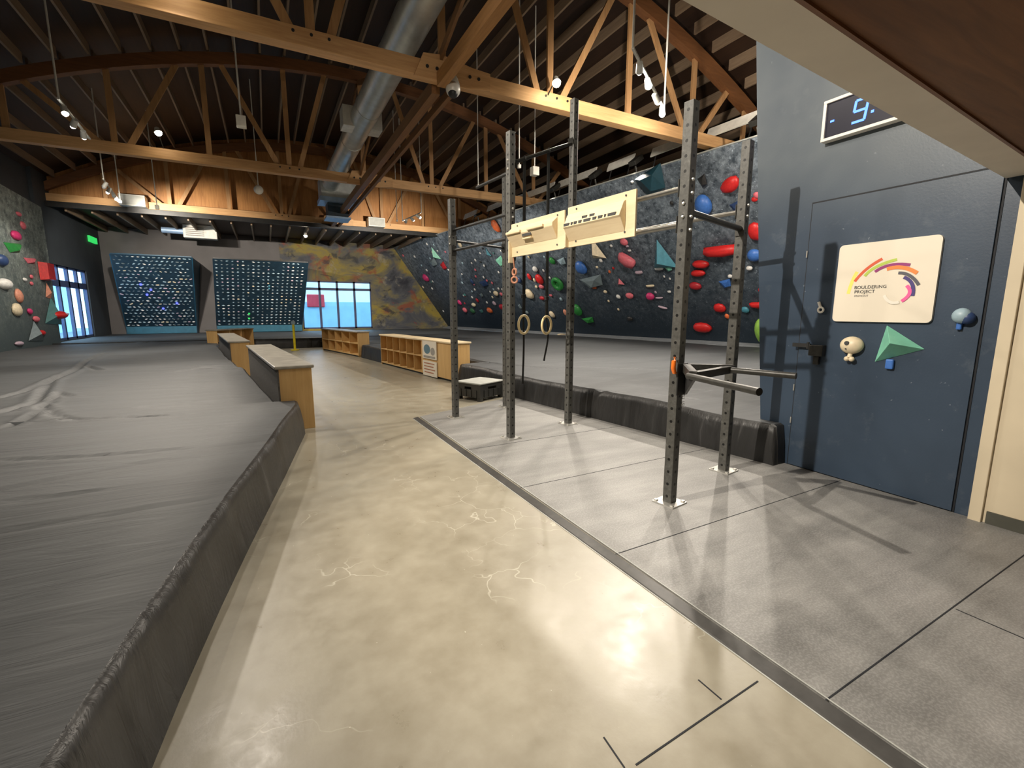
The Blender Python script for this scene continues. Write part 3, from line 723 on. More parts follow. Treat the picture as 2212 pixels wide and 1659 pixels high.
# ------------------------------------------------------------ pull-up rig
rig = thing('pull_up_rig', 'tall black steel pull-up rig of perforated uprights on the rubber mat', 'rig', (3.0, 4.2, .012))
Pp = dict(A=(2.27, 5.98, 2.97), B=(2.46, 4.66, 3.41), C=(3.47, 4.92, 4.03), E=(2.70, 2.43, 2.93), G=(3.24, 6.30, 3.50), F=(3.72, 2.72, 2.93))
rz = math.radians(9)
ub = None
for k, (x, y, h) in Pp.items():
    u = MB().box(-.038, .038, -.038, .038, 0, h - .022).build('upright', M['upright'], rig, bevel=.005, loc=(0, 0, 0))
    u.location = (x - 3.0, y - 4.2, .010); u.rotation_euler = (0, 0, rz); ORG[u.name] = (x, y, .022)
    f = MB().box(-.095, .095, -.095, .095, 0, .010); f2 = [[f.box(a * .072 - .012, a * .072 + .012, b * .072 - .012, b * .072 + .012, .010, .022) for a in (-1, 1)] for b in (-1, 1)]
    p = f.build('base_plate', M['bolt'], rig, loc=(0, 0, 0)); p.parent = u; p.location = (0, 0, -.010)
def P3(k, z): return Vector((Pp[k][0], Pp[k][1], z))
bars = [('B', 'C', 3.09, 3.54, .020, 'steel'), ('A', 'B', 2.57, 2.57, .017, 'steel_dark'), ('A', 'B', 2.31, 2.31, .020, 'steel_dark'), ('A', 'G', 2.44, 2.44, .018, 'steel_dark'),
        ('B', 'E', 2.37, 2.37, .020, 'bar'), ('B', 'E', 2.12, 2.12, .020, 'bar'), ('C', 'F', 2.36, 2.36, .020, 'bar'), ('E', 'F', 2.21, 2.21, .024, 'steel')]
for a, b, za, zb, r, m in bars:
    p, q = P3(a, za), P3(b, zb); d = (q - p).normalized(); pl = MB(); pl.tube([p + d * .04, q - d * .04], r, 12); c = pl.build('crossbar', M[m], rig, smooth=True)
    for w, s in ((p, 1), (q, -1)):
        s_ = w + d * .042 * s
        MB().bar(s_, s_ + d * .008 * s, .075, .12).build('end_plate', M['steel'], c)
        for dz in (-.045, .045): MB().sphere(w + d * -.043 * s + Vector((0, 0, dz)), .013, 8, 6).build('bolt', M['bolt'], c)
st = MB(); st.tube([P3('B', 3.0), P3('B', 3.0) + (P3('A', 2.97) - P3('B', 3.0)) * .52], .018, 10); c = st.build('stub_bar', M['steel_dark'], rig, smooth=True)
rg = text('ROGUE', 'lettering', rig, (2.70 - .062, 2.43 - .040, .95), .072, M['inkgrey'], (0, 0, 1), (-math.cos(rz), -math.sin(rz), 0)) if False else None
# uprights carry vertical lettering on the face toward the aisle and the face toward the camera
fe = Frame((2.70, 2.43), (math.cos(rz), math.sin(rz)))
text('ROGUE', 'lettering', rig, tuple(fe(.024, -.0385, .98)), .058, M['cratetop'], (0, 0, -1), tuple(fe.x), ext=.0008)
# hangboards on the B-E bars
fb = Frame(Pp['B'][:2], Z2(Pp['B'], Pp['E']))                 # x from B to E; y to the far side (+X world)
def hang(label, x0, x1, z0, z1, style):
    t = thing('hangboard', label, 'hangboard', tuple(fb((x0 + x1) / 2, -.05, z0)), 'wooden hangboards on the rig')
    MB().box(x0, x1, -.060, -.040, z0, z1, fb).build('backboard', M['birch'], t, bevel=.003)
    if style == 'pocket':
        prof = [(-.060, z0 + .05), (-.060, z1 - .06), (-.085, z1 - .075), (-.135, z1 - .185), (-.120, z1 - .200)]
        m = MB(); vs = [fb(x, u, w) for x in (x0 + .02, x1 - .10) for u, w in prof]; m.add(vs, [(0, 1, 2, 3, 4), (9, 8, 7, 6, 5)] + [(i, (i + 1) % 5, 5 + (i + 1) % 5, 5 + i) for i in range(5)])
        m.build('grip_block', M['birch'], t, bevel=.004)
        xs = [(.03, .10), (.125, .145), (.165, .20), (.225, .26), (.29, .37), (.40, .44), (.465, .51), (.535, .55), (.575, .66)]
        for a, b in xs: MB().box(x0 + a, x0 + b, -.134, -.118, z1 - .178, z1 - .155, fb).build('pocket_shade', M['inkdark'], t)  # solid dark blocks stand in for the shade inside the pockets
        for a, b in ((.25, .31), (.345, .40)): MB().box(x0 + a, x0 + b, -.116, -.100, z1 - .140, z1 - .120, fb).build('pocket_shade', M['inkdark'], t)
        MB().box(x0, x0 + .02, -.10, -.040, z0 - .0, z0 + .17, fb).build('side_cleat', M['birch'], t, bevel=.003)
    else:
        prof = [(-.060, z0 + .10), (-.060, z1 - .04), (-.125, z1 - .095), (-.128, z1 - .13)]
        m = MB(); vs = [fb(x, u, w) for x in (x0 + .01, x1 - .10) for u, w in prof]; m.add(vs, [(0, 1, 2, 3), (7, 6, 5, 4)] + [(i, (i + 1) % 4, 4 + (i + 1) % 4, 4 + i) for i in range(4)])
        m.build('grip_block', M['birch'], t, bevel=.006)
        for a, b in ((.02, .28), (.40, .66)): MB().box(x0 + a, x0 + b, -.150, -.118, z1 - .125, z1 - .095, fb).build('rail', M['birch'], t, bevel=.008)
        MB().box(x0 + .29, x0 + .44, -.121, -.10, z1 - .168, z1 - .142, fb).build('pocket_shade', M['inkdark'], t)  # dark block standing in for the shaded slot
        MB().box(x0 + .29, x0 + .44, -.122, -.09, z1 - .198, z1 - .182, fb).build('rail', M['birch'], t, bevel=.006)
        MB().box(x0, x0 + .02, -.10, -.040, z0 - .06, z0 + .17, fb).build('side_cleat', M['birch'], t, bevel=.003)
    for x in (x0 + .12, x1 - .10):
        for z in (z0 + .045, z1 - .03): MB().tube([fb(x, -.066, z), fb(x, -.058, z)], .008, 8).build('screw', M['inkdark'], t)
hang('left pale wooden hangboard with two top rails and one centre slot', .10, .985, 2.085, 2.43, 'rail')
hang('right pale wooden hangboard with a row of dark finger pockets', 1.03, 1.83, 2.085, 2.44, 'pocket')
# gym rings
fbc = Frame(Pp['B'][:2], Z2(Pp['B'], Pp['C']))
for i, (xx, zt, zr, tail, l) in enumerate(((.21, 3.185, 1.35, .64, 'left wooden gym ring on a black strap behind the left hangboard'), (.60, 3.355, 1.335, .89, 'right wooden gym ring on a black strap by the middle upright'))):
    t = thing('gym_ring', l, 'gym ring', tuple(fbc(xx, 0, zr - .12)), 'pair of gym rings')
    MB().torus(fbc(xx, 0, zr), fbc.x * .98 + fbc.y * .18, (0, 0, 1), .105, .015).build('ring', M['ring'], t, smooth=True)
    d = fbc(xx, 0, zr + .095)
    s = MB(); s.bar(fbc(xx, -.004, zr + .09), fbc(xx, -.004, zt), .038, .003, up=tuple(fbc.y)); s.bar(fbc(xx + .012, .018, zr + .09), fbc(xx + .012, .018, zt), .038, .003, up=tuple(fbc.y)); s.torus(fbc(xx, 0, zt + .0), fbc.y, (0, 0, 1), .024, .004, 16, 6)
    s.build('strap', M['strap'], t)
    s = MB(); pts = [fbc(xx + .01 + .03 * math.sin(k * .5) * (i + .3), .02, zr + .09 - (zr + .09 - tail) * k / 8) for k in range(9)]
    for a, b in zip(pts[:-1], pts[1:]): s.bar(a, b, .030, .003, up=tuple(fbc.y))
    s.build('strap_tail', M['strap'], t)
    MB().box(xx - .024, xx + .024, -.012, .024, zr + .30, zr + .35, fbc).build('buckle', M['steel_dark'], t, bevel=.004)
sl_ = thing('rope_sling', 'orange brown knotted sling hanging left of the left hangboard', 'sling', tuple(fb(.12, -.03, 1.80)))
MB().torus(fb(.12, -.03, 1.93), fb.x, (0, 0, 1), .035, .012, 20, 8).build('upper_loop', M['inkred'], sl_, smooth=True)
MB().torus(fb(.12, -.03, 1.845), fb.x * .7 + fb.y * .7, (0, 0, 1), .032, .011, 20, 8).build('lower_loop', M['inkred'], sl_, smooth=True)
MB().tube([fb(.12, -.03, 1.96), fb(.12, -.045, 2.09)], .007, 8).build('cord', M['inkred'], sl_, smooth=True)
# dip attachment on upright E
dp = thing('dip_attachment', 'black V shaped dip bars pinned to the nearest upright', 'dip bars', (2.74, 2.38, 1.0))
e0 = Vector((2.735, 2.375, 1.085)); j1 = Vector((2.43, 2.05, 1.085)); j2 = Vector((2.98, 2.17, 1.085))
m = MB(); m.bar(e0, j1, .05, .06); m.build('arm', M['steel'], dp); m = MB(); m.bar(e0, j2, .05, .06); m.build('arm', M['steel'], dp)
m = MB(); m.bar(j1, j2, .045, .05); m.build('cross_arm', M['steel'], dp)
m = MB(); m.add([e0 + Vector((0, 0, -.03)), e0 + Vector((0, 0, -.20)), j1 + Vector((0, 0, -.03)), e0 + Vector((.012, -.012, -.03)), e0 + Vector((.012, -.012, -.20)), j1 + Vector((.012, -.012, -.03))], [(0, 1, 2), (3, 5, 4), (0, 3, 4, 1), (1, 4, 5, 2), (2, 5, 3, 0)]); m.build('gusset', M['steel_dark'], dp)
for a, b in (((2.365, 1.93, 1.085), (2.245, 1.47, 1.085)), ((2.925, 2.10, 1.085), (3.02, 1.735, 1.085))):
    h = MB(); h.tube([Vector(a) + (Vector(a) - Vector(b)).normalized() * .14, b], .021, 16); hh = h.build('handle', M['bar'] if False else M['steel'], dp, smooth=True)
    q = MB(); q.tube([b, Vector(b) + (Vector(b) - Vector(a)).normalized() * .004], .0215, 16); q.build('end_cap', M['steel_dark'], hh)
m = MB(); m.box(2.655, 2.745, 2.375, 2.387, .88, 1.12); m.box(2.742, 2.752, 2.375, 2.48, .88, 1.12); m.build('bracket', M['steel_dark'], dp, bevel=.003)
oh = MB(); oh.tube([(2.640, 2.40, 1.165), (2.615, 2.385, 1.14), (2.612, 2.385, 1.09), (2.630, 2.39, 1.055), (2.655, 2.40, 1.05)], [.010, .016, .017, .015, .010], 10)
tag(oh.build('safety_pin', plain('orange_plastic', (.95, .20, .02), .4), smooth=True), 'bright orange pull pin on the nearest upright above the dip bars', 'pin')
RH=[
(10.35,14.03,3.10,0.443,0.477,'blob','blue','bright blue rounded hold under the seam of the two hangboards'),
(10.72,13.88,2.60,1.030,0.515,'wedge','slate','pale grey-blue faceted volume low behind the middle rack post'),
(10.77,13.88,2.54,0.344,0.189,'rail','cream','cream and orange slanted hold on the pale grey-blue volume'),
(10.87,13.90,2.39,0.207,0.138,'blob','orange','small orange hold under the cream slanted one'),
(11.04,13.46,2.22,0.153,0.119,'blob','cream','small cream hold at the tip of the grey-blue volume'),
(11.24,12.97,2.03,0.167,0.167,'blob','white','bright white small hold left of the low pink one'),
(10.56,11.82,3.18,0.546,0.394,'rail','pink','large coral pink jug below the right hangboard'),
(10.93,12.56,2.53,0.258,0.242,'pyr','pink','pink pointed hold below the large coral jug'),
(11.28,12.42,2.06,0.292,0.227,'blob','pink','low pink hold between white dot and magenta ball'),
(10.88,11.59,2.77,0.243,0.121,'rail','lilac','pale lilac sloping edge left of the teal pyramid'),
(10.70,10.49,3.21,0.731,0.899,'pyr','cyan','teal blue tall pyramid volume left of the perforated near post'),
(10.94,10.77,2.83,0.260,0.101,'rail','white','white edge under the teal blue pyramid'),
(10.99,10.44,2.81,0.227,0.199,'wedge','mint','small mint wedge at the right foot of the teal pyramid'),
(11.11,10.71,2.59,0.073,0.087,'blob','white',None),
(11.19,10.55,2.51,0.072,0.072,'blob','white',None),
(11.21,11.39,2.34,0.274,0.091,'rail','cream','thin cream edge above the magenta ball'),
(11.42,11.58,2.01,0.280,0.249,'ball','magenta','magenta ball hold with a dark patch above'),
(11.37,11.30,2.13,0.092,0.092,'blob','lilac',None),
(11.43,10.77,2.13,0.133,0.089,'rail','white',None),
(11.50,11.26,1.95,0.245,0.061,'rail','lilac','thin lilac edge right of the magenta ball'),
(11.72,11.29,1.64,0.279,0.077,'rail','lilac','thin lilac edge lowest under the magenta ball'),
(11.27,15.45,1.57,0.341,0.493,'ball','green','green ball hold right of the middle tall post'),
(11.59,15.18,1.16,0.606,0.303,'wedge','green','flat green wedge just above the mat edge'),
(10.66,12.80,2.87,0.113,0.113,'blob','orange',None),
(10.62,12.56,2.97,0.095,0.095,'blob','red',None),
(10.38,12.95,3.25,0.145,0.129,'blob','white',None),
(10.47,13.26,3.06,0.131,0.099,'blob','cream',None),
(10.11,12.93,3.63,0.539,0.730,'pyr','cream','cream pointed volume hanging under the right hangboard'),
(10.22,11.62,3.69,0.266,0.236,'blob','pink','pink hold half hidden by the right hangboard'),
(10.19,12.20,3.64,0.122,0.092,'blob','white',None),
(10.41,11.56,3.43,0.133,0.074,'rail','white',None),
(10.32,11.57,3.56,0.118,0.074,'rail','lilac',None),
(11.27,13.53,1.89,0.103,0.103,'blob','cream',None),
(11.52,13.26,1.58,0.103,0.103,'blob','cream',None),
(11.80,12.93,1.25,0.239,0.170,'blob','charcoal','charcoal hold low on the dark wall'),
(10.09,7.77,4.53,0.468,0.334,'blob','red','large red pod hold high between the two near posts'),
(10.20,8.61,4.23,0.383,0.503,'ball','blue','big glossy blue ball right of the near perforated post'),
(9.87,8.42,4.73,0.197,0.324,'wedge','charcoal','black wedge hold above the big blue ball'),
(10.40,7.84,4.07,0.228,0.251,'wedge','indigo','indigo hold between the two near posts'),
(10.38,7.26,4.21,0.141,0.152,'blob','pink','salmon pink hold high beside the blue end wall'),
(10.42,7.34,4.13,0.132,0.110,'blob','red','small red hold under the salmon one beside the end wall'),
(10.87,7.55,3.46,0.322,0.437,'blob','red','tall red hold beside the blue end wall'),
(10.98,8.62,3.13,0.828,0.326,'rail','red','longest red rail hold between the two near posts'),
(11.22,7.78,2.94,0.310,0.310,'ball','blue','blue round hold beside the end wall below the tall red one'),
(11.28,7.67,2.87,0.166,0.095,'rail','white','white tip hold touching the blue round one'),
(11.10,9.34,2.84,0.478,0.239,'blob','red','topmost of three stacked red pods by the near post'),
(11.24,9.53,2.61,0.407,0.190,'blob','red','middle of three stacked red pods by the near post'),
(11.46,9.79,2.26,0.362,0.251,'blob','crimson','lowest of three stacked red pods by the near post'),
(11.40,8.02,2.64,0.147,0.123,'ball','white','white ball hold right of the short near post'),
(11.45,8.62,2.47,0.116,0.103,'ball','white','small white ball left of the short near post'),
(11.55,8.84,2.29,0.315,0.289,'wedge','blue','pale blue wedge left of the short near post'),
(11.98,9.29,1.61,0.332,0.277,'blob','red','red round hold left of the short near post, lower row'),
(12.17,9.16,1.36,0.139,0.166,'blob','orange','small orange hold touching the short near post'),
(12.31,10.13,1.00,0.564,0.327,'blob','red','red oval lowest hold between the two near posts'),
(12.11,8.54,1.55,0.212,0.186,'blob','cyan','light blue round hold right of the short near post'),
(12.06,8.16,1.69,0.335,0.180,'rail','red','red bar hold low beside the end wall'),
(11.82,7.94,2.07,0.125,0.125,'blob','red',None),
(12.59,8.24,0.93,0.399,0.825,'ball','lime','large lime green ball cut off by the blue end wall'),
(9.39,11.73,4.84,0.343,0.228,'blob','red','small red hold above the right hangboard'),
(9.50,9.83,5.00,0.833,0.782,'wedge','darkteal','dark teal triangular volume high on the wall'),
(9.36,10.39,5.10,0.117,0.078,'blob','white',None),
(9.96,9.47,4.42,0.126,0.101,'blob','charcoal',None),
(8.58,17.56,4.99,0.323,0.571,'blob','orange','orange red drop shaped hold between the two left posts'),
(9.36,18.71,3.70,0.495,0.536,'wedge','mint','mint green wedge left of the second rack post'),
(8.99,19.22,4.13,0.187,0.375,'pyr','cyan','light blue sliver hold between the two left posts'),
(9.94,16.65,3.24,0.230,0.230,'ball','white','white ball hold above the gym rings'),
(10.05,17.30,2.97,0.178,0.297,'blob','red','narrow red hold above the left gym ring'),
(10.20,16.71,2.86,0.349,0.465,'blob','red','bright red tall hold above the gym rings'),
(10.18,17.09,2.82,0.158,0.177,'blob','cream',None),
(10.40,16.88,2.55,0.275,0.197,'blob','pink','pink hold under the bright red tall one'),
(10.35,17.22,2.56,0.179,0.140,'blob','cream',None),
(10.46,17.99,2.28,0.456,0.456,'blob','cream','large cream rock shaped hold over the left gym ring'),
(10.69,17.29,2.08,0.283,0.182,'blob','crimson','dark crimson hold above the right gym ring'),
(10.70,16.61,2.18,0.177,0.118,'rail','pink',None),
(10.48,15.74,2.63,0.561,0.561,'torus','green','green ring shaped dish hold by the middle tall post'),
(9.94,15.37,3.45,0.252,0.288,'blob','green','green hold just below the left hangboard'),
(10.05,14.89,3.38,0.387,0.317,'wedge','sky','pale blue faceted hold below the left hangboard'),
(10.88,16.10,2.01,0.174,0.154,'blob','sky',None),
(11.19,17.24,1.38,0.267,0.308,'blob','cream','cream hold above the right gym ring'),
(11.25,16.28,1.46,0.197,0.296,'blob','salmon','salmon hold touching the middle tall post'),
(10.00,18.15,2.90,0.288,0.288,'blob','indigo','dark blue round hold beside the second rack post'),
(10.69,19.30,1.74,0.221,0.309,'wedge','slate',None),
(10.92,19.00,1.46,0.220,0.176,'blob','slate',None),
(8.40,21.06,4.66,0.221,0.265,'blob','cream','cream hold by the far left post at bar height'),
(9.44,22.10,3.03,0.238,0.285,'blob','indigo',None),
(9.65,21.14,2.89,0.691,0.369,'wedge','indigo','dark blue flat volume amid the speckled holds'),
(10.06,20.58,2.40,0.319,0.274,'blob','cream','cream hold left of the second post'),
(10.15,20.19,2.35,0.225,0.180,'blob','pink',None),
(9.82,24.85,2.02,0.265,0.318,'blob','magenta','magenta hold touching the far left post'),
(10.12,24.78,1.61,0.347,0.320,'blob','pink','pink round hold right of the far left post'),
(10.09,23.43,1.88,0.356,0.229,'blob','cream','cream green hold in the lower row between left posts'),
(10.01,22.77,2.11,0.223,0.248,'blob','crimson',None),
(10.26,24.01,1.55,0.365,0.313,'blob','darkgreen','dark green hold in the lowest row between left posts'),
(10.38,23.09,1.53,0.304,0.253,'wedge','teal','teal hold in the lowest row between left posts'),
(10.46,22.18,1.57,0.417,0.319,'blob','orange','orange hold in the lowest row between left posts'),
(10.32,21.32,1.92,0.284,0.237,'blob','lilac',None),
(10.51,20.81,1.73,0.397,0.303,'blob','crimson','crimson pink hold left of the second post, lowest row'),
(9.92,22.04,2.35,0.337,0.240,'wedge','slate',None),
(9.68,23.78,2.41,0.306,0.204,'wedge','teal',None),
(8.12,23.96,4.55,0.442,0.687,'pyr','mint','mint pyramid volume left of the far left post'),
(8.30,24.83,4.17,0.713,0.509,'wedge','slate','pale slate volume under the mint pyramid'),
(7.98,28.76,3.95,0.750,0.490,'blob','orange','orange knobbly hold far left on the wall'),
(8.53,26.95,3.49,0.496,0.468,'blob','magenta','magenta hold below the slate volume'),
(7.21,31.40,4.59,0.460,0.460,'blob','crimson','dark red hold at the far end of the wall'),
(7.37,29.80,4.63,0.352,0.352,'blob','pink','pink hold at the far end of the wall'),
(8.57,23.95,3.93,0.447,0.497,'wedge','crimson','dull red wedge just left of the far left post'),
(9.17,31.62,1.79,0.516,0.839,'blob','red','red tall hold low over the yellow painted part'),
(8.84,21.90,3.90,0.139,0.139,'blob','sky',None),
(8.98,20.60,3.92,0.132,0.132,'blob','white',None),
(9.20,21.13,3.52,0.136,0.136,'blob','pink',None),
(9.23,20.16,3.64,0.131,0.131,'blob','white',None),
(9.58,19.33,3.29,0.128,0.128,'blob','white',None),
(9.36,21.45,3.24,0.139,0.139,'blob','pink',None),
(9.50,20.81,3.15,0.136,0.136,'blob','white',None),
(9.62,20.70,3.00,0.136,0.136,'blob','pink',None),
(9.75,20.39,2.87,0.135,0.135,'blob','pink',None),
(9.32,23.15,3.01,0.148,0.148,'blob','sky',None),
(9.68,22.32,2.64,0.145,0.145,'blob','white',None),
(9.86,23.11,2.26,0.150,0.150,'blob','white',None),
(10.13,21.14,2.22,0.140,0.140,'blob','cream',None),
(9.97,20.13,2.60,0.134,0.134,'blob','white',None),
(10.20,21.96,1.98,0.145,0.145,'blob','white',None),
(7.47,27.91,4.81,0.166,0.166,'blob','pink',None),
(7.76,26.52,4.63,0.160,0.160,'blob','white',None),
(8.34,26.16,3.87,0.160,0.160,'blob','white',None),
(7.76,24.19,5.03,0.147,0.147,'blob','white',None),
(8.94,27.06,2.88,0.168,0.168,'blob','white',None),
(8.72,28.18,3.01,0.173,0.173,'blob','cream',None),
(10.06,16.19,3.15,0.113,0.113,'blob','white',None),
(10.28,16.05,2.86,0.113,0.113,'blob','white',None),
(9.61,16.63,3.70,0.113,0.113,'blob','cream',None),
(9.78,15.69,3.62,0.109,0.109,'blob','sky',None),
(7.49,28.42,4.70,0.169,0.113,'blob','crimson',None),
(9.25,30.13,1.93,0.155,0.124,'blob','cream',None),
(8.25,30.50,3.28,0.122,0.122,'blob','white',None),
(9.02,17.49,4.39,0.077,0.077,'blob','sky',None),
(9.38,30.35,1.72,0.187,0.125,'blob','sky',None),
(10.04,19.88,2.55,0.111,0.111,'blob','white',None),
(8.05,24.19,4.62,0.099,0.124,'blob','cream',None),
(9.16,28.49,2.34,0.176,0.118,'blob','teal',None),
(7.54,29.83,4.38,0.147,0.147,'blob','teal',None),
(8.10,28.60,3.80,0.115,0.115,'blob','charcoal',None),
(9.04,17.50,4.36,0.116,0.096,'blob','crimson',None),
(8.76,26.39,3.25,0.109,0.136,'blob','white',None),
(9.55,22.12,2.87,0.095,0.095,'blob','pink',None),
(10.50,20.94,1.73,0.117,0.117,'blob','charcoal',None),
(8.83,19.45,4.33,0.126,0.105,'blob','charcoal',None),
(7.60,29.26,4.39,0.174,0.145,'blob','sky',None),
(9.40,29.11,1.89,0.181,0.121,'blob','charcoal',None),
(8.97,21.08,3.86,0.090,0.090,'blob','charcoal',None),
(9.28,17.74,3.99,0.079,0.079,'blob','crimson',None),
(8.14,24.88,4.38,0.152,0.127,'blob','sky',None),
(7.69,31.50,3.90,0.124,0.124,'blob','sky',None),
(9.72,23.83,2.33,0.102,0.102,'blob','crimson',None),
(7.92,23.54,4.92,0.120,0.120,'blob','sky',None),
(9.83,27.67,1.53,0.116,0.146,'blob','white',None),
(8.98,21.07,3.83,0.113,0.113,'blob','white',None),
(8.12,23.56,4.63,0.121,0.097,'blob','white',None),
(9.09,18.85,4.06,0.103,0.103,'blob','teal',None),
(8.75,26.61,3.23,0.110,0.137,'blob','teal',None),
(9.35,24.19,2.79,0.128,0.128,'blob','charcoal',None),
(9.48,18.58,3.55,0.082,0.082,'blob','white',None),
(8.60,22.36,4.16,0.140,0.117,'blob','white',None),
(8.43,27.09,3.60,0.166,0.138,'blob','teal',None),
(8.12,26.40,4.14,0.134,0.134,'blob','sky',None),
(9.93,20.62,2.58,0.114,0.114,'blob','sky',None),
(8.43,22.17,4.42,0.116,0.116,'blob','charcoal',None),
(9.69,22.71,2.56,0.147,0.122,'blob','sky',None),
(9.99,24.80,1.79,0.160,0.133,'blob','charcoal',None),
(9.68,23.87,2.38,0.153,0.128,'blob','white',None),
(8.34,29.19,3.36,0.177,0.118,'blob','pink',None),
(8.90,19.87,4.16,0.128,0.085,'blob','white',None),
(9.25,17.86,4.00,0.079,0.079,'blob','teal',None),
(9.72,18.91,3.16,0.126,0.084,'blob','crimson',None),
(8.64,23.94,3.83,0.149,0.100,'blob','pink',None),
(9.12,30.84,2.00,0.126,0.158,'blob','crimson',None),
(10.36,20.36,2.02,0.091,0.114,'blob','white',None),
(8.69,22.54,4.00,0.118,0.118,'blob','charcoal',None),
(10.29,20.17,2.15,0.113,0.113,'blob','teal',None),
(8.29,22.84,4.51,0.118,0.118,'blob','pink',None),
(9.94,19.34,2.78,0.108,0.086,'blob','crimson',None),
(8.05,30.66,3.53,0.184,0.122,'blob','teal',None),
(9.92,24.34,1.96,0.131,0.131,'blob','crimson',None),
(9.75,18.88,3.12,0.105,0.105,'blob','crimson',None),
(10.49,20.51,1.82,0.138,0.115,'blob','charcoal',None),
(8.76,23.71,3.70,0.124,0.124,'blob','white',None),
(9.14,18.22,4.09,0.080,0.080,'blob','white',None),
(7.82,28.90,4.15,0.144,0.144,'blob','pink',None),
(10.20,20.29,2.26,0.091,0.113,'blob','charcoal',None),
(9.95,21.03,2.48,0.116,0.116,'blob','white',None),
(9.09,22.62,3.42,0.144,0.096,'blob','white',None),
(9.10,20.28,3.81,0.131,0.109,'blob','charcoal',None),
]
LH=[
(-6.50,20.04,4.46,0.171,0.142,'blob','pink','pale pink hold highest on the left wall'),
(-6.50,20.23,4.15,0.173,0.260,'blob','pink','rosy hold second from top on the left wall'),
(-6.50,19.61,3.76,0.307,0.279,'blob','magenta','dusty magenta hold above the green volume'),
(-6.40,19.01,3.36,0.541,0.352,'wedge','green','green faceted volume on the left wall'),
(-6.40,20.02,3.08,0.434,0.217,'wedge','pink','flat pink plate hold right of the green volume'),
(-6.35,20.73,2.80,0.333,0.576,'box','red','bright red block hold at the edge of the left wall'),
(-6.40,20.99,2.19,0.216,0.526,'pyr','salmon','salmon tapering hold under the red block'),
(-6.50,19.75,2.47,0.128,0.128,'blob','white','small white hold on the left wall'),
(-6.50,20.24,2.59,0.103,0.132,'blob','pink',None),
(-6.50,20.16,2.38,0.103,0.132,'blob','pink',None),
(-6.40,18.12,2.26,0.310,0.310,'ball','white','big whitish ball at the left picture edge'),
(-6.40,18.19,2.91,0.257,0.334,'ball','indigo','dark blue ball at the left picture edge'),
(-6.45,19.03,1.96,0.233,0.440,'blob','salmon','orange brown long hold on the left wall'),
(-6.45,18.74,1.55,0.284,0.379,'blob','cream','pale pinkish drop hold under the orange brown one'),
(-6.50,19.71,1.51,0.158,0.201,'blob','magenta','small magenta hold between the drop hold and teal volume'),
(-6.40,19.56,0.89,0.547,0.634,'pyr','slate','grey pyramid volume low on the left wall'),
(-6.10,19.13,0.86,0.227,0.170,'blob','red','red hold on the flank of the grey pyramid'),
(-6.20,20.44,1.51,0.698,0.911,'pyr','teal','teal pyramid volume at the far end of the left wall'),
(-5.90,20.30,1.39,0.396,0.304,'ball','red','red ball hold standing out beside the left window'),
(-5.90,19.42,1.33,0.173,0.173,'ball','pink','pink ball on the teal pyramid'),
(-5.90,20.88,1.42,0.141,0.141,'ball','lilac','tiny lilac ball next to the red ball'),
(-6.50,18.73,0.57,0.301,0.137,'blob','lilac','dull lilac hold lowest on the left wall'),
(-6.45,19.89,1.27,0.205,0.205,'blob','pink','pink hold over the grey pyramid'),
]
# ------------------------------------------------------------ clock, sign, things on the blue end wall
ck = thing('digital_clock', 'white framed digital clock with blue digits, partly behind the header beam', 'clock', (4.42, 1.99, 2.96), None)
m = MB()
for y0, y1, z0, z1 in ((1.48, 2.50, 2.955, 2.98), (1.48, 2.50, 3.26, 3.285), (2.475, 2.50, 2.98, 3.26), (1.48, 1.505, 2.98, 3.26)): m.box(4.375, 4.448, y0, y1, z0, z1)
m.build('frame', M['white'], ck, bevel=.003)
MB().box(4.392, 4.448, 1.505, 2.475, 2.98, 3.26).build('face', M['ledface'], ck)
def seg(ch, yc, zc, w, h, s=.018):
    S = {'a': ((-w, h), (w, h)), 'b': ((w, h), (w, 0)), 'c': ((w, 0), (w, -h)), 'd': ((-w, -h), (w, -h)), 'e': ((-w, 0), (-w, -h)), 'f': ((-w, h), (-w, 0)), 'g': ((-w, 0), (w, 0))}
    m = MB()
    for k in {'9': 'abcdfg', '1': 'bc', '4': 'bcfg'}[ch]:
        (a, b), (c, d) = S[k]; m.bar((4.389, yc - a - .12 * b, zc + b), (4.389, yc - c - .12 * d, zc + d), s, .004, up=(1, 0, 0))
    return m
seg('9', 2.215, 3.12, .045, .082).build('digit', M['led'], ck)
seg('4', 1.96, 3.12, .045, .082).build('digit', M['led'], ck); seg('1', 1.80, 3.12, .045, .082).build('digit', M['led'], ck)
m = MB(); m.box(4.387, 4.391, 2.105, 2.125, 3.15, 3.17); m.box(4.387, 4.391, 2.115, 2.135, 3.07, 3.09); m.box(4.387, 4.391, 2.41, 2.44, 3.10, 3.115); m.build('colon', M['led'], ck)
sg = thing('logo_sign', 'white rounded sign with a rainbow arc logo on the blue door', 'sign', (4.42, 1.925, 1.42))
def rrect(y0, y1, z0, z1, r):
    out = []
    for cy, cz, a0 in ((y1 - r, z1 - r, 0), (y0 + r, z1 - r, 90), (y0 + r, z0 + r, 180), (y1 - r, z0 + r, 270)):
        for k in range(7): a = math.radians(a0 + 15 * k); out.append((cy + r * math.cos(a), cz + r * math.sin(a)))
    return out
MB().prism(rrect(1.575, 2.265, 1.415, 2.06, .035), 'x', 4.408, 4.432).build('board', M['signwhite'], sg)
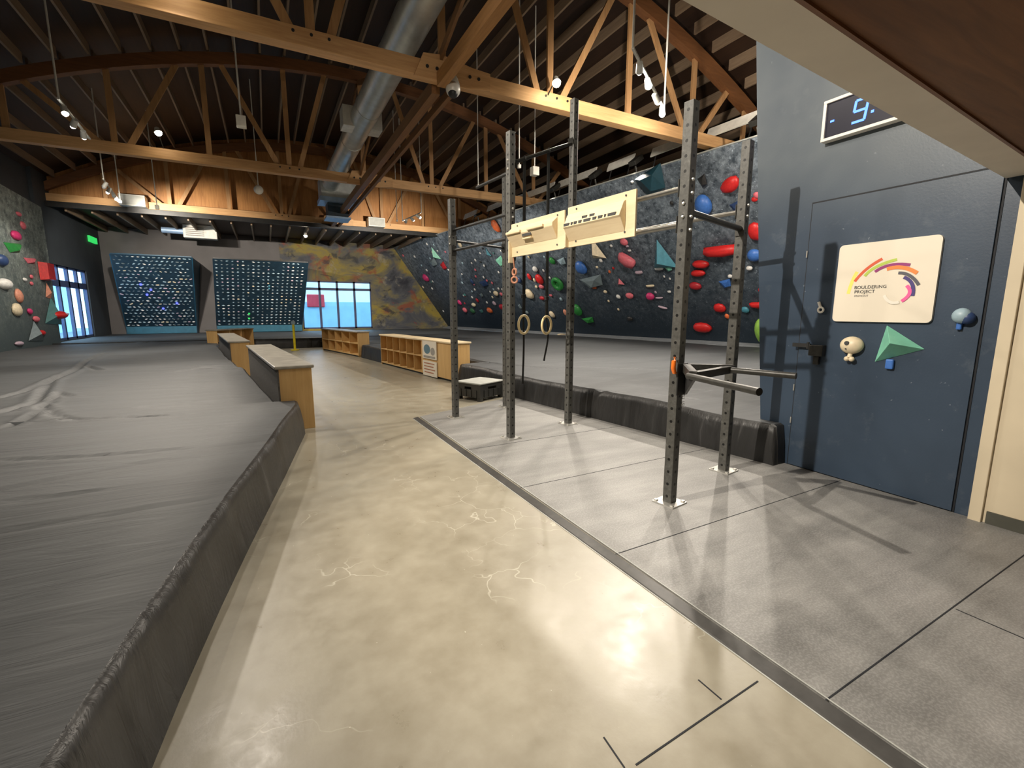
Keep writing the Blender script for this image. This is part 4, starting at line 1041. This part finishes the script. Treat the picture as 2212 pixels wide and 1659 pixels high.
arcs = [('gold', (.95, .80, .18), [(2.16, 1.65), (2.14, 1.75), (2.11, 1.83)], .026), ('rust', (.72, .12, .05), [(2.12, 1.75), (2.045, 1.845), (1.94, 1.92)], .022), ('leaf', (.48, .62, .10), [(2.05, 1.79), (1.975, 1.86), (1.84, 1.905)], .022),
        ('plum', (.30, .04, .18), [(1.98, 1.82), (1.88, 1.865), (1.75, 1.855)], .022), ('tangerine', (.95, .25, .06), [(1.90, 1.835), (1.80, 1.84), (1.70, 1.79)], .028), ('slate', (.10, .10, .12), [(1.82, 1.80), (1.745, 1.775), (1.68, 1.70)], .022),
        ('navy', (.07, .05, .20), [(1.78, 1.765), (1.722, 1.71), (1.71, 1.62)], .024), ('rose', (.85, .12, .35), [(1.755, 1.70), (1.73, 1.64), (1.775, 1.58)], .024), ('ivory', (.86, .82, .72), [(1.79, 1.575), (1.85, 1.575), (1.895, 1.63)], .022)]
for i, (nm, c, (a, b, d), w) in enumerate(arcs):
    a, b, d = Vector(a), Vector(b), Vector(d); ctrl = b * 2 - (a + d) / 2; pts = []
    for k in range(11):
        t = k / 10; p = a * (1 - t) ** 2 + ctrl * 2 * t * (1 - t) + d * t * t; pts.append(p)
    m = MB(); x0 = 4.407 - .0006 * i; L_ = []; R_ = []
    for k, p in enumerate(pts):
        dd = (pts[min(k + 1, 10)] - pts[max(k - 1, 0)]).normalized(); n_ = Vector((-dd.y, dd.x)) * w / 2; L_.append(p + n_); R_.append(p - n_)
    for xx in (x0, x0 + .001): m.v += [(xx, q.x, q.y) for q in L_ + R_[::-1]]
    m.f = [tuple(range(22)), tuple(range(22, 44))] + [(k, (k + 1) % 22, 22 + (k + 1) % 22, 22 + k) for k in range(22)]; m.m = [0] * 24
    m.build('stripe', plain('stripe_' + nm, c, .5, 0, .02), sg)
dn = (0, -1, 0); up = (0, 0, 1)
text('BOULDERING', 'lettering', sg, (4.4065, 2.118, 1.688), .036, M['inkdark'], dn, up, 1.05)
text('PROJECT', 'lettering', sg, (4.4065, 2.114, 1.652), .036, M['inkdark'], dn, up, 1.05)
text('FREMONT', 'lettering', sg, (4.4065, 2.112, 1.622), .022, M['inkgrey'], dn, up, 1.05)
# door holds
t = thing('wall_hold', 'cream mushroom shaped hold with a fork below it, under the sign', 'climbing hold', (4.38, 2.09, 1.08), None)
MB().sphere((4.405, 2.085, 1.215), .088, 20, 12, (.75, 1, .85)).build('body', M['h_cream'], t, smooth=True)
m = MB(); m.tube([(4.335, 2.095, 1.235), (4.345, 2.095, 1.235)], .018, 14); m.tube([(4.342, 2.10, 1.185), (4.35, 2.10, 1.185)], .007, 8); m.build('bolt_hole', M['inkdark'], t)
m = MB(); m.tube([(4.40, 2.085, 1.15), (4.39, 2.087, 1.11)], .018, 10); m.sphere((4.39, 2.105, 1.098), .022, 10, 8); m.sphere((4.39, 2.068, 1.098), .022, 10, 8); m.build('fork', M['h_cream'], t, smooth=True)
t = thing('wall_hold', 'mint green pyramid hold under the right half of the sign', 'climbing hold', (4.38, 1.75, 1.08), None)
m = MB(); m.add([(4.43, 1.862, 1.392), (4.43, 1.915, 1.085), (4.43, 1.595, 1.215), (4.29, 1.77, 1.255)], [(0, 1, 3), (1, 2, 3), (2, 0, 3), (0, 2, 1)]); m.build('body', M['h_mint'], t, bevel=.003)
m = MB(); m.box(4.40, 4.43, 1.775, 1.83, 1.04, 1.12); m.build('blue_tab', M['h_blue'], t, bevel=.01)
t = thing('wall_hold', 'blue round hold near the right edge of the blue door', 'climbing hold', (4.40, 1.39, 1.38), None)
MB().sphere((4.40, 1.405, 1.47), .055, 16, 10, (.9, 1, 1)).build('body', M['h_sky'], t, smooth=True)
MB().sphere((4.405, 1.375, 1.455), .045, 14, 10).build('shaded_lobe', M['h_indigo'], t, smooth=True)
m = MB(); m.box(4.40, 4.43, 1.40, 1.43, 1.37, 1.43); m.build('blue_tab', M['h_blue'], t, bevel=.008)
t = thing('wall_hook', 'small white looped hook left of the sign on the blue door', 'hook', (4.41, 2.38, 1.49), None)
MB().torus((4.415, 2.372, 1.515), (0, 1, 0), (0, 0, 1), .022, .009, 20, 8).build('loop', M['white'], t, smooth=True)
m = MB(); m.tube([(4.42, 2.378, 1.535), (4.42, 2.398, 1.585)], .012, 10); m.build('stem', M['white'], t, smooth=True)
# ------------------------------------------------------------ climbing holds
def noiseval(p, s): return .5 * (math.sin(p.x * 5.1 + s) * math.cos(p.y * 4.3 + s * 1.7) + math.sin(p.z * 6.2 - s))
def shape(kind, seed=0):
    bm = bmesh.new()
    if kind in ('blob', 'ball', 'rail'):
        bmesh.ops.create_icosphere(bm, subdivisions=3 if kind == 'ball' else 2, radius=.5)
        for v in bm.verts:
            k = 1 + (.0 if kind == 'ball' else .16) * noiseval(v.co, seed)
            c = v.co * k
            if kind == 'rail': c = Vector((max(-.5, min(.5, c.x * 1.25)), max(-.38, min(.38, c.y * 1.3)), c.z))
            if c.z < -.05: c.z = -.05
            v.co = Vector((c.x, c.y, c.z * (1.0 if kind == 'ball' else .8)))
    elif kind == 'pyr':
        vs = [bm.verts.new(c) for c in ((-.5, -.42, 0), (.5, -.5, 0), (.05, .5, 0), (.02, -.12, .45))]
        for f in ((0, 1, 3), (1, 2, 3), (2, 0, 3), (0, 2, 1)): bm.faces.new([vs[i] for i in f])
    elif kind == 'wedge':
        cs = ((-.5, .2, 0), (.5, .45, 0), (.4, -.3, 0), (-.2, -.5, 0), (-.15, .2, .28), (.3, .25, .3), (.1, -.2, .34))
        vs = [bm.verts.new(c) for c in cs]; bmesh.ops.convex_hull(bm, input=vs)
    elif kind == 'box':
        vs = [bm.verts.new((x * (1 - .15 * (z > 0)), y * (1 - .1 * (z > 0)), z)) for x in (-.5, .5) for y in (-.5, .5) for z in (0, .6)]; bmesh.ops.convex_hull(bm, input=vs)
    elif kind == 'torus':
        m = MB(); m.torus((0, 0, .12), (1, 0, 0), (0, 1, 0), .34, .15, 28, 10); m.sphere((0, 0, .0), .30, 16, 10, (1, 1, .4))
        bm.free(); me = bpy.data.meshes.new('hold_shape'); me.from_pydata(m.v, [], m.f); me.polygons.foreach_set('use_smooth', [True] * len(me.polygons)); return me
    bmesh.ops.recalc_face_normals(bm, faces=bm.faces)
    me = bpy.data.meshes.new('hold_shape'); bm.to_mesh(me); bm.free()
    if kind in ('blob', 'ball', 'rail'): me.polygons.foreach_set('use_smooth', [True] * len(me.polygons))
    return me
CACHE = {}
def hold(p, w, h, kind, col, label, nrm, group, depth=None, roll=0):
    sd = hash((round(p[1] * 100))) % 3
    key = (kind, col, sd)
    if key not in CACHE:
        me = shape(kind, sd * 2.1 + 1); me.materials.append(M['h_' + col]); CACHE[key] = me
    o = bpy.data.objects.new('climbing_hold', CACHE[key]); COL.objects.link(o)
    z = Vector(nrm).normalized(); y = (Vector((0, 0, 1)) - z * z.z).normalized(); x = y.cross(z)
    mt = Matrix((x, y, z)).transposed().to_4x4() @ Matrix.Rotation(roll, 4, 'Z')
    o.rotation_euler = mt.to_euler(); dd = depth or (w * h) ** .5 * .8
    o.scale = (w, h, dd); o.location = p
    return tag(o, label, 'climbing hold', group)
tiny = dict(white='tiny white hold', cream='tiny cream hold', sky='tiny pale blue hold', pink='tiny pink hold', charcoal='tiny black hold', teal='tiny teal hold', crimson='tiny dark red hold',
            orange='tiny orange hold', red='small plain red hold', lilac='small lilac hold', slate='small slate blue hold', indigo='small dark blue hold')
NR = (-.811, -.097, -.577)
for x, y, z, w, h, s, c, d in RH:
    if y > 28.2 or z > 5.15: continue
    hh = h * 1.12
    ro = {'large red pod': .55, 'large coral': -.7, 'cream and orange': -.5, 'thin lilac edge lowest': -.3}
    roll = next((v for k, v in ro.items() if d and d.startswith(k)), 0)
    hold((x, y, z), w * (1.15 if d else .9), hh, s, c, d or tiny[c] + ' scattered on the speckled right climbing wall', NR, 'holds on the right climbing wall' if d else tiny[c] + 's scattered on the right wall', roll=roll)
for x, y, z, w, h, s, c, d in LH:
    f = min(6.49 / abs(x), 21.6 / y); x, y, z, w, h = x * f, y * f, 1.5 + (z - 1.5) * f, w * f, h * f; gap = x + 6.5; x = -6.5
    hold((x, y, z), w * 1.9, h, s, c, d or 'tiny pink hold on the left climbing wall', (1, 0, 0), 'holds on the left climbing wall' if d else 'tiny pink holds on the left wall', depth=(min(w, h) * 1.0 if w < .5 else w * .6) + gap * 1.6)
hold((11.2, 16.5, .50), .36, .20, 'rail', 'cream', 'pale hold lying loose on the far mat, right of the right gym ring', (0, 0, 1), 'holds on the right climbing wall', depth=.16)
MB().tube([(4.45, 1.47, 2.56), (4.435, 1.47, 2.56)], .012, 10).build('wall_bolt', M['bolt'], bpy.data.objects['wall_end'])
# ------------------------------------------------------------ training boards on the back wall
def board(label, x0, x1, xt0, xt1, nx, nz, stag, pan, seed, leds, mat_side):
    t = thing('training_board', label, 'climbing board', ((x0 + x1) / 2, 27.6, .42), 'overhanging training boards on the back wall')
    yb, yt, z0, z1 = 28.0, 25.7, .78, 3.92
    m = MB(); m.add([(x0, yb, z0), (x1, yb, z0), (xt1, yt, z1), (xt0, yt, z1), (x0, yb + .12, z0 - .05), (x1, yb + .12, z0 - .05), (xt1, yt + .14, z1 + .02), (xt0, yt + .14, z1 + .02)],
                    [(0, 1, 2, 3), (4, 7, 6, 5), (0, 4, 5, 1), (1, 5, 6, 2), (2, 6, 7, 3), (3, 7, 4, 0)])
    m.build('board_face', M['panelblue'], t)
    MB().box(x0, x1, yb, yb + .1, .44, z0).build('kickboard', M['kick'], t)
    for xa, xb in ((x0, xt0), (x1, xt1)):
        m = MB()
        sgn = -1 if xa == x0 else 1
        m.add([(xa, yb, .44), (xa, 28.48, .44), (xb, 28.48, z1), (xb, yt, z1), (xa, yb, z0), (xa + .03 * sgn, yb, .44), (xa + .03 * sgn, 28.48, .44), (xb + .03 * sgn, 28.48, z1), (xb + .03 * sgn, yt, z1), (xa + .03 * sgn, yb, z0)],
              [(0, 1, 2, 3, 4), (9, 8, 7, 6, 5), (0, 5, 6, 1), (1, 6, 7, 2), (2, 7, 8, 3), (3, 8, 9, 4), (4, 9, 5, 0)])
        m.build('side_panel', M[mat_side], t)
    m = MB(); m.bar((xt0, yt + .05, z1 + .03), (xt1, yt + .05, z1 + .03), .12, .05); m.build('top_trim', M['steel_dark'] if mat_side != 'sideblue' else M['sideblue'], t)
    rnd = random.Random(seed); nrm = Vector((0, -(z1 - z0), -(yb - yt))).normalized(); up_ = Vector((0, yt - yb, z1 - z0)).normalized(); rt = Vector((1, 0, 0))
    items = []
    for j_ in range(nz):
        for i_ in range(nx):
            if rnd.random() < .12: continue
            u = (i_ + .5 + (.5 if stag and j_ % 2 else 0)) / (nx + .5); v = (j_ + .5) / nz
            xa = x0 + (x1 - x0) * u; xb = xt0 + (xt1 - xt0) * u
            p = Vector((xa + (xb - xa) * v, yb + (yt - yb) * v, z0 + (z1 - z0) * v)); items.append((p, rnd.uniform(.8, 1.3), rnd.uniform(-.6, .6) if stag else rnd.uniform(-.3, .3)))
    rnd.shuffle(items)
    cols = ['h_sky', 'h_slate', 'h_cream', 'h_slate', 'h_lilac']
    proto = {}
    for q, (p, s, a) in enumerate(items[:100]):
        cn = cols[q % 5] if q % 9 else 'h_slate'
        if cn not in proto:
            me = shape('rail' if stag else 'blob', q); me.materials.append(M[cn]); proto[cn] = me
        o = bpy.data.objects.new('board_hold', proto[cn]); COL.objects.link(o); o.parent = t
        mt = Matrix((rt, up_, nrm)).transposed().to_4x4() @ Matrix.Rotation(a, 4, 'Z')
        o.rotation_euler = mt.to_euler(); o.location = p - Vector(ORG[t.name]); o.scale = (.115 * s, .055 * s, .08 * s) if stag else (.085 * s, .065 * s, .08 * s)
    m = MB()
    for p, s, a in items[100:]:
        ca, sa = math.cos(a), math.sin(a); u1 = rt * ca + up_ * sa; u2 = up_ * ca - rt * sa; w_ = .06 * s; h_ = .028 * s
        b = len(m.v); m.add([p + u1 * w_, p + u2 * h_, p - u1 * w_, p - u2 * h_, p + nrm * .04 * s], [(0, 1, 4), (1, 2, 4), (2, 3, 4), (3, 0, 4)], rnd.choice((0, 0, 1, 2)))
    o = m.build('board_holds', [M['h_sky'], M['h_slate'], M['h_white']], t); o['kind'] = 'stuff'
    for (u, v) in leds:
        xa = x0 + (x1 - x0) * u; xb = xt0 + (xt1 - xt0) * u
        p = Vector((xa + (xb - xa) * v, yb + (yt - yb) * v, z0 + (z1 - z0) * v)); MB().sphere(p + nrm * .03, .05, 8, 6).build('indicator_light', M['ledblue'] if seed == 1 else M['exit'] if v < .4 else M['h_cyan'], t)
board('left overhanging board, blue sided, with pale holds in a diagonal lattice', -5.95, -3.20, -5.70, -2.82, 15, 22, True, 0, 1, [(.42, .55), (.30, .62), (.55, .28), (.75, .36), (.36, .48)], 'sideblue')
board('right overhanging board, nearly black, with holds in a square grid', -2.30, 1.68, -2.0, 2.02, 18, 20, False, 0, 2, [(.36, .12), (.36, .2), (.58, .60), (.58, .64)], 'panelblue')
# exit sign
ex = thing('exit_sign', 'small glowing green exit sign high on the dark left side wall', 'sign', (-6.60, 27.3, 4.52))
MB().box(-6.64, -6.56, 26.85, 27.85, 4.52, 4.78).build('housing', M['exit'], ex, bevel=.01)
# ------------------------------------------------------------ overhead: duct, lamps, cables
du = thing('air_duct', 'long round galvanised air duct above the trusses', 'duct', (2.56, 10, 6.0))
zc, xc = 6.30, 2.50
def ductm(y0, y1, r=.30, n=28):
    m = MB(); pts = []; k = 0; y = y0
    vs = []; m = MB(); rr = []
    while y < y1 - .01: pts.append((xc, y, zc)); rr.append(r); y += .6
    pts.append((xc, y1, zc)); rr.append(r); m.tube(pts, rr, n); return m
ductm(.5, 19.6).build('pipe', M['galv'], du, smooth=True)
for y in (2.3, 4.7, 7.1, 9.5, 11.9, 14.3, 16.7): 
    m = MB(); m.tube([(xc, y, zc), (xc, y + .06, zc)], .309, 28); m.build('joint_collar', M['galv'], du, smooth=True)
for s in (-1, 1):
    m = MB(); m.box(xc + s * .32 - .16, xc + s * .32 + .16, 12.7, 13.2, zc - .22, zc + .26); m.build('side_vent', M['white_metal'], du, bevel=.01)
m = MB(); m.box(2.15, 3.45, 19.4, 20.4, 5.80, 6.55); m.build('plenum_box', M['galv'], du, bevel=.01)
m = MB(); m.box(2.10, 3.50, 19.35, 20.45, 5.66, 5.82); m.build('blue_band', M['bluemetal'], du)
m = MB(); m.box(2.38, 3.12, 19.6, 20.3, 5.15, 5.66); m.build('drop_outlet', M['panelblue'], du); m = MB(); m.box(2.30, 3.20, 19.5, 20.4, 5.08, 5.15); m.build('outlet_frame', M['bluemetal'], du)
m = MB(); m.bar((xc - .42, 7.6, 6.16), (xc - .1, 8.5, 6.75), .03, .06); m.build('hanger_strap', M['steel_dark'], du)
sv = thing('security_camera', 'white dome security camera under the centre gusset of the nearest truss', 'camera', (3.12, 8.0, 5.12))
MB().tube([(3.10, 7.98, 5.30), (3.10, 8.06, 5.42)], .12, 20).build('mount', M['white_metal'], sv, smooth=True)
MB().sphere((3.09, 7.95, 5.24), .125, 20, 12).build('housing', M['white_metal'], sv, smooth=True); MB().sphere((3.075, 7.925, 5.175), .085, 18, 10).build('dome', M['steel_dark'], sv, smooth=True)
hv = thing('heater_unit', 'cream wall heater with a louvred grille below the far roof', 'heater', (-2.42, 26.1, 4.84))
MB().box(-3.08, -1.78, 26.0, 26.5, 4.84, 5.42).build('case', M['white'], hv, bevel=.015)
for k in range(5): MB().box(-2.98, -2.28, 25.975, 26.0, 4.93 + k * .085, 4.965 + k * .085).build('louvre', M['inkgrey'], hv)
m = MB(); m.tube([(-3.9, 26.25, 5.13), (-3.08, 26.25, 5.13)], .13, 16); m.build('flue', M['bluemetal'], hv, smooth=True)
m = MB(); [m.tube([(x, 26.2, 5.42), (x, 26.2, 5.45)], .012, 6) for x in (-2.9, -1.9)]; m.build('hanger_rod', M['steel_dark'], hv)
def rodz(x, y): return zroof(x) + .30
def cable(name, x, y, z0, z1, r=.014):
    return MB().tube([(x, y, z0), (x, y, z1)], r, 8)
LIGHTS = []
def add_light(name, kind, loc, power, color=(1, .90, .77), size=.08, aim=None, cone=120, blend=.6):
    l = bpy.data.lights.new(name, kind); l.energy = power; l.color = color
    if kind in ('POINT', 'SPOT'): l.shadow_soft_size = size
    if kind == 'SPOT': l.spot_size = math.radians(cone); l.spot_blend = blend
    if kind == 'AREA': l.shape = 'RECTANGLE'; l.size = size; l.size_y = size
    o = bpy.data.objects.new(name, l); COL.objects.link(o); o.location = loc
    if aim is not None: o.rotation_euler = (Vector(aim) - Vector(loc)).to_track_quat('-Z', 'Y').to_euler()
    return o
def track(label, p, q, heads, ends, cn=84):
    """heads: (t, aim, lit)"""
    p, q = Vector(p), Vector(q); c = (p + q) / 2
    t = thing('track_light', label, 'track light', tuple(c), 'hanging track lights')
    m = MB(); m.bar(p, q, .035, .03); m.build('rail', M['white_metal'], t)
    for e in ends:
        a = p + (q - p) * e; MB().tube([a, (a.x, a.y, rodz(a.x, a.y))], .016, 8).build('suspension_rod', M['white_metal'], t)
    for (s, aim, lit, pw) in heads:
        a = p + (q - p) * s + Vector((0, 0, -.06)); d = (Vector(aim) - a).normalized()
        h = MB(); h.tube([a - d * .06, a + d * .10], [.045, .055], 14); hd = h.build('lamp_head', M['white_metal'], t, smooth=True)
        b = MB(); b.sphere(a + d * .10, .046, 12, 8); b.build('bulb', M['emit_white'] if lit else M['lamp_off'], hd, smooth=True)
        if lit: add_light('track_lamp', 'SPOT', a + d * .17, pw, size=.06, aim=aim, cone=cn, blend=.6)
track('track light on the left with one lit lamp, nearest to the left edge', (-2.90, 11.2, 5.13), (-3.05, 13.4, 5.13), [(.15, (-2, 9, 0), 1, PW * .8), (.45, (-6.5, 17.5, .2), 1, PW * .8), (.75, (-5, 21, 0), 1, PW * .9)], (.02,))
track('track light hanging behind the second truss on the left, all lamps pale', (-3.70, 17.0, 5.10), (-4.05, 20.4, 5.10), [(.1, (-6, 17, 1), 0, 0), (.3, (-6.5, 19, 1), 1, PW * .5), (.5, (-4, 27, 2), 1, PW * 1.3), (.75, (0, 28, 2.5), 1, PW * 1.6)], (.02, .95))
track('track light with four spots above the right side of the rig', (4.69, 5.3, 5.06), (6.53, 6.5, 5.06), [(.18, (11, 12, 2.5), 1, PW * .9), (.42, (4.0, 3.0, 0), 1, PW * .55), (.68, (11.5, 8, 2), 1, PW * .6), (.93, (5.0, 4.6, 0), 1, PW * .55)], (.0, 1.0), 140)
track('small track light far right below the second truss', (4.84, 18, 4.92), (5.03, 16.2, 4.92), [(.2, (6, 28, 2.2), 1, PW * 1.9), (.5, (9.5, 20, 2), 1, PW * .9), (.8, (10.5, 16, 2), 1, PW * .9)], (.0, 1.0))
track('track light out over the left mat', (-3.0, 3.0, 5.2), (-3.0, 6.0, 5.2), [(.2, (-1.5, 1.5, 0), 1, PW * .8), (.8, (-2.0, 7.5, 0), 1, PW * .8)], (.0, 1.0)) if False else None
def bulb(label, p, aim, pw, back, cone=165):
    t = thing('flood_lamp', label, 'lamp', tuple(p)); p = Vector(p); d = (Vector(aim) - p).normalized()
    MB().tube([p - d * .12, p], [.05, .085], 16).build('housing', M['white_metal'], t, smooth=True)
    MB().sphere(p, .078, 16, 10).build('bulb', M['emit_warm'], t, smooth=True)
    m = MB(); m.tube([p - d * .1, back], .012, 8); m.build('bracket', M['steel_dark'], t)
    add_light('flood_lamp_light', 'SPOT', p + d * .10, pw, size=.09, aim=aim, cone=cone, blend=.5)
bulb('glowing lamp clamped on top of the nearest truss near the upper left', (-.78, 7.72, 5.88), (-.8, 4.5, 0), PW * .55, (-.78, 8.12, 5.68))
bulb('glowing lamp clamped to the nearest truss right of the centre', (5.10, 7.82, 5.72), (4.5, 4.8, 0), PW * .6, (5.10, 8.12, 5.62))
bulb('brightest lamp with a flare, above the second truss on the left', (-2.05, 14.9, 5.90), (-.5, 13.0, 0), PW * 2.0, (-2.05, 15.42, 5.68), 125)
bulb('small warm lamp over the far bay near the back wall', (1.86, 23.9, 4.98), (1.5, 24.0, 0), PW * .6, (1.86, 23.9, 5.18))
def pend(label, x, y, z, s, round_=False):
    t = thing('pendant_box', label, 'pendant', (x, y, z), 'pendants on thin cables')
    MB().tube([(x, y, z + s), (x, y, rodz(x, y))], .014, 8).build('cable', M['white_metal'], t)
    (MB().sphere((x, y, z + s * .4), s * .9, 14, 9) if round_ else MB().box(x - s * .6, x + s * .6, y - s * .6, y + s * .6, z - s * .4, z + s)).build('box', M['white'], t, smooth=round_, bevel=0 if round_ else .01)
pend('white box on a cable between the first and second trusses, left half', -.15, 10, 4.80, .13)
pend('round white pendant hanging just below the second truss', .06, 17, 5.20, .15, True)
pend('white box on a cable behind the upright tops, right of the left one', 5.93, 10, 4.78, .14)
pend('smaller white fitting on a cable just left of the box behind the uprights', 5.51, 10, 4.86, .06)
pend('thin cable with a tiny end fitting left of the second upright', 5.34, 12, 4.86, .05)
pend('thin cable with tiny end hanging before the gable, left of the far left upright', 4.50, 17.5, 4.80, .05)
pend('thin cable with a pale fitting below the second truss, over the left white box', -2.87, 19, 4.80, .09)
# white reflector panels and black floodlights over the right wall
def tw(y): return 10.05 + .8625 - .125 * y
segs = [(20.4, 19.3), (18.4, 17.3), (16.6, 14.1), (13.9, 12.1), (11.6, 10.6), (10.0, 8.75), (8.35, 7.1)]
names = ['farthest', 'second farthest', 'long one between the second upright and the middle upright as', 'fourth', 'fifth', 'sixth', 'nearest']
for (a, b), nm in zip(segs, names):
    pn = tag(MB().bar((tw(a), a, 5.80), (tw(b), b, 5.84), .03, .26, up=(.45, 0, 1)).build('reflector_panel', M['white']), 'white strip panel over the right climbing wall, ' + {'farthest': 'the farthest of the row', 'second farthest': 'second from the far end', 'fourth': 'just left of the middle tall upright', 'fifth': 'between two floodlights, centre right', 'sixth': 'right of the truss end', 'nearest': 'nearest, ending at the blue wall'}.get(nm, 'seen between the second and middle uprights'), 'panel', 'white panels over the right wall')
    for q in (a - .15, b + .15): MB().bar((tw(q), q, 5.72), (rw(q)[1] + .14, q, 5.29), .02, .03).build('bracket', M['steel_dark'], pn)
fl_ = [(7.0, 'beside the blue end wall'), (10.35, 'left of the nearest perforated upright'), (11.9, 'right of the middle tall upright'), (13.8, 'just left of the middle tall upright'), (15.6, 'right of the second upright, pale'), (18.8, 'between the two far panels')]
for y, l in fl_:
    x = rw(y)[1]; t = thing('floodlight', 'dark floodlight on the right wall top, ' + l, 'floodlight', (x, y, 5.3), 'floodlights on the right wall top')
    s = .55 if y > 15 else .8
    MB().tube([(x + .12, y, 5.28), (x + .05, y, 5.52)], .03, 8).build('stem', M['steel'], t)
    if y in (7.0, 10.35, 13.8): add_light('mat_fill_light', 'SPOT', (x - .14, y, 5.50), PW * 1.0, size=.06, aim=(6.2, y - 1, .4), cone=110, blend=.7)  # fill beams added to brighten the right mat
    m = MB(); m.bar((x - .10, y - .02, 5.50 + .05), (x + .22, y + .02, 5.50 + .30 * s + .04), .30 * s, .16 * s); m.build('lamp_housing', M['steel'] if y != 15.6 else M['white_metal'], t, bevel=.01)
# ------------------------------------------------------------ light
wd = bpy.data.worlds.new('sky'); sc.world = wd; wd.use_nodes = True; nt = wd.node_tree; nt.nodes.clear()
wo = nt.nodes.new('ShaderNodeOutputWorld'); bg = nt.nodes.new('ShaderNodeBackground'); bg.inputs[0].default_value = (.60, .83, 1, 1); bg.inputs[1].default_value = 4.5
nt.links.new(bg.outputs[0], wo.inputs[0])
def hid(x, y, z, pw, aim=None, cone=150, size=.10):           # unseen lamps: the first read from a post shadow, the rest added fill
    t = thing('unseen_lamp', 'unseen ceiling lamp outside the picture, lighting the room', 'lamp', (x, y, z), 'unseen ceiling lamps outside the picture')
    MB().tube([(x, y, z + .04), (x, y, z + .20)], [.12, .06], 16).build('housing', M['white_metal'], t)
    MB().tube([(x, y, z + .20), (x, y, rodz(x, y))], .012, 8).build('rod', M['white_metal'], t)
    add_light('unseen_lamp_light', 'SPOT', (x, y, z), pw, size=size, aim=aim or (x, y, 0), cone=cone, blend=.5)
hid(-2.6, 2.68, 5.55, PW * 3.5, (4.4, 2.2, 1.1), 72, .045); hid(1.6, 3.9, 5.0, PW * .2, (2.4, 5.5, 2.0), 165)
hid(-3.5, .5, 5.6, PW * .12); hid(9.0, 3.8, 4.9, PW * .9, (11, 10, 2)); hid(0.2, 1.4, 5.6, PW * .15, (.6, 2.2, 0))
def high(x, y, z, pw, col=(1, .88, .70)): return add_light('high_bay_light', 'AREA', (x, y, z), pw, col, 1.2, (x, y, 0))
sc.view_settings.view_transform = 'Standard'; sc.view_settings.look = 'None'; sc.view_settings.gamma = 1; sc.view_settings.use_curve_mapping = False
sc.view_settings.exposure = 0.0
sc.cycles.max_bounces = 5; sc.cycles.adaptive_threshold = .02; sc.cycles.diffuse_bounces = 4; sc.cycles.use_denoising = True; sc.cycles.sample_clamp_indirect = 6
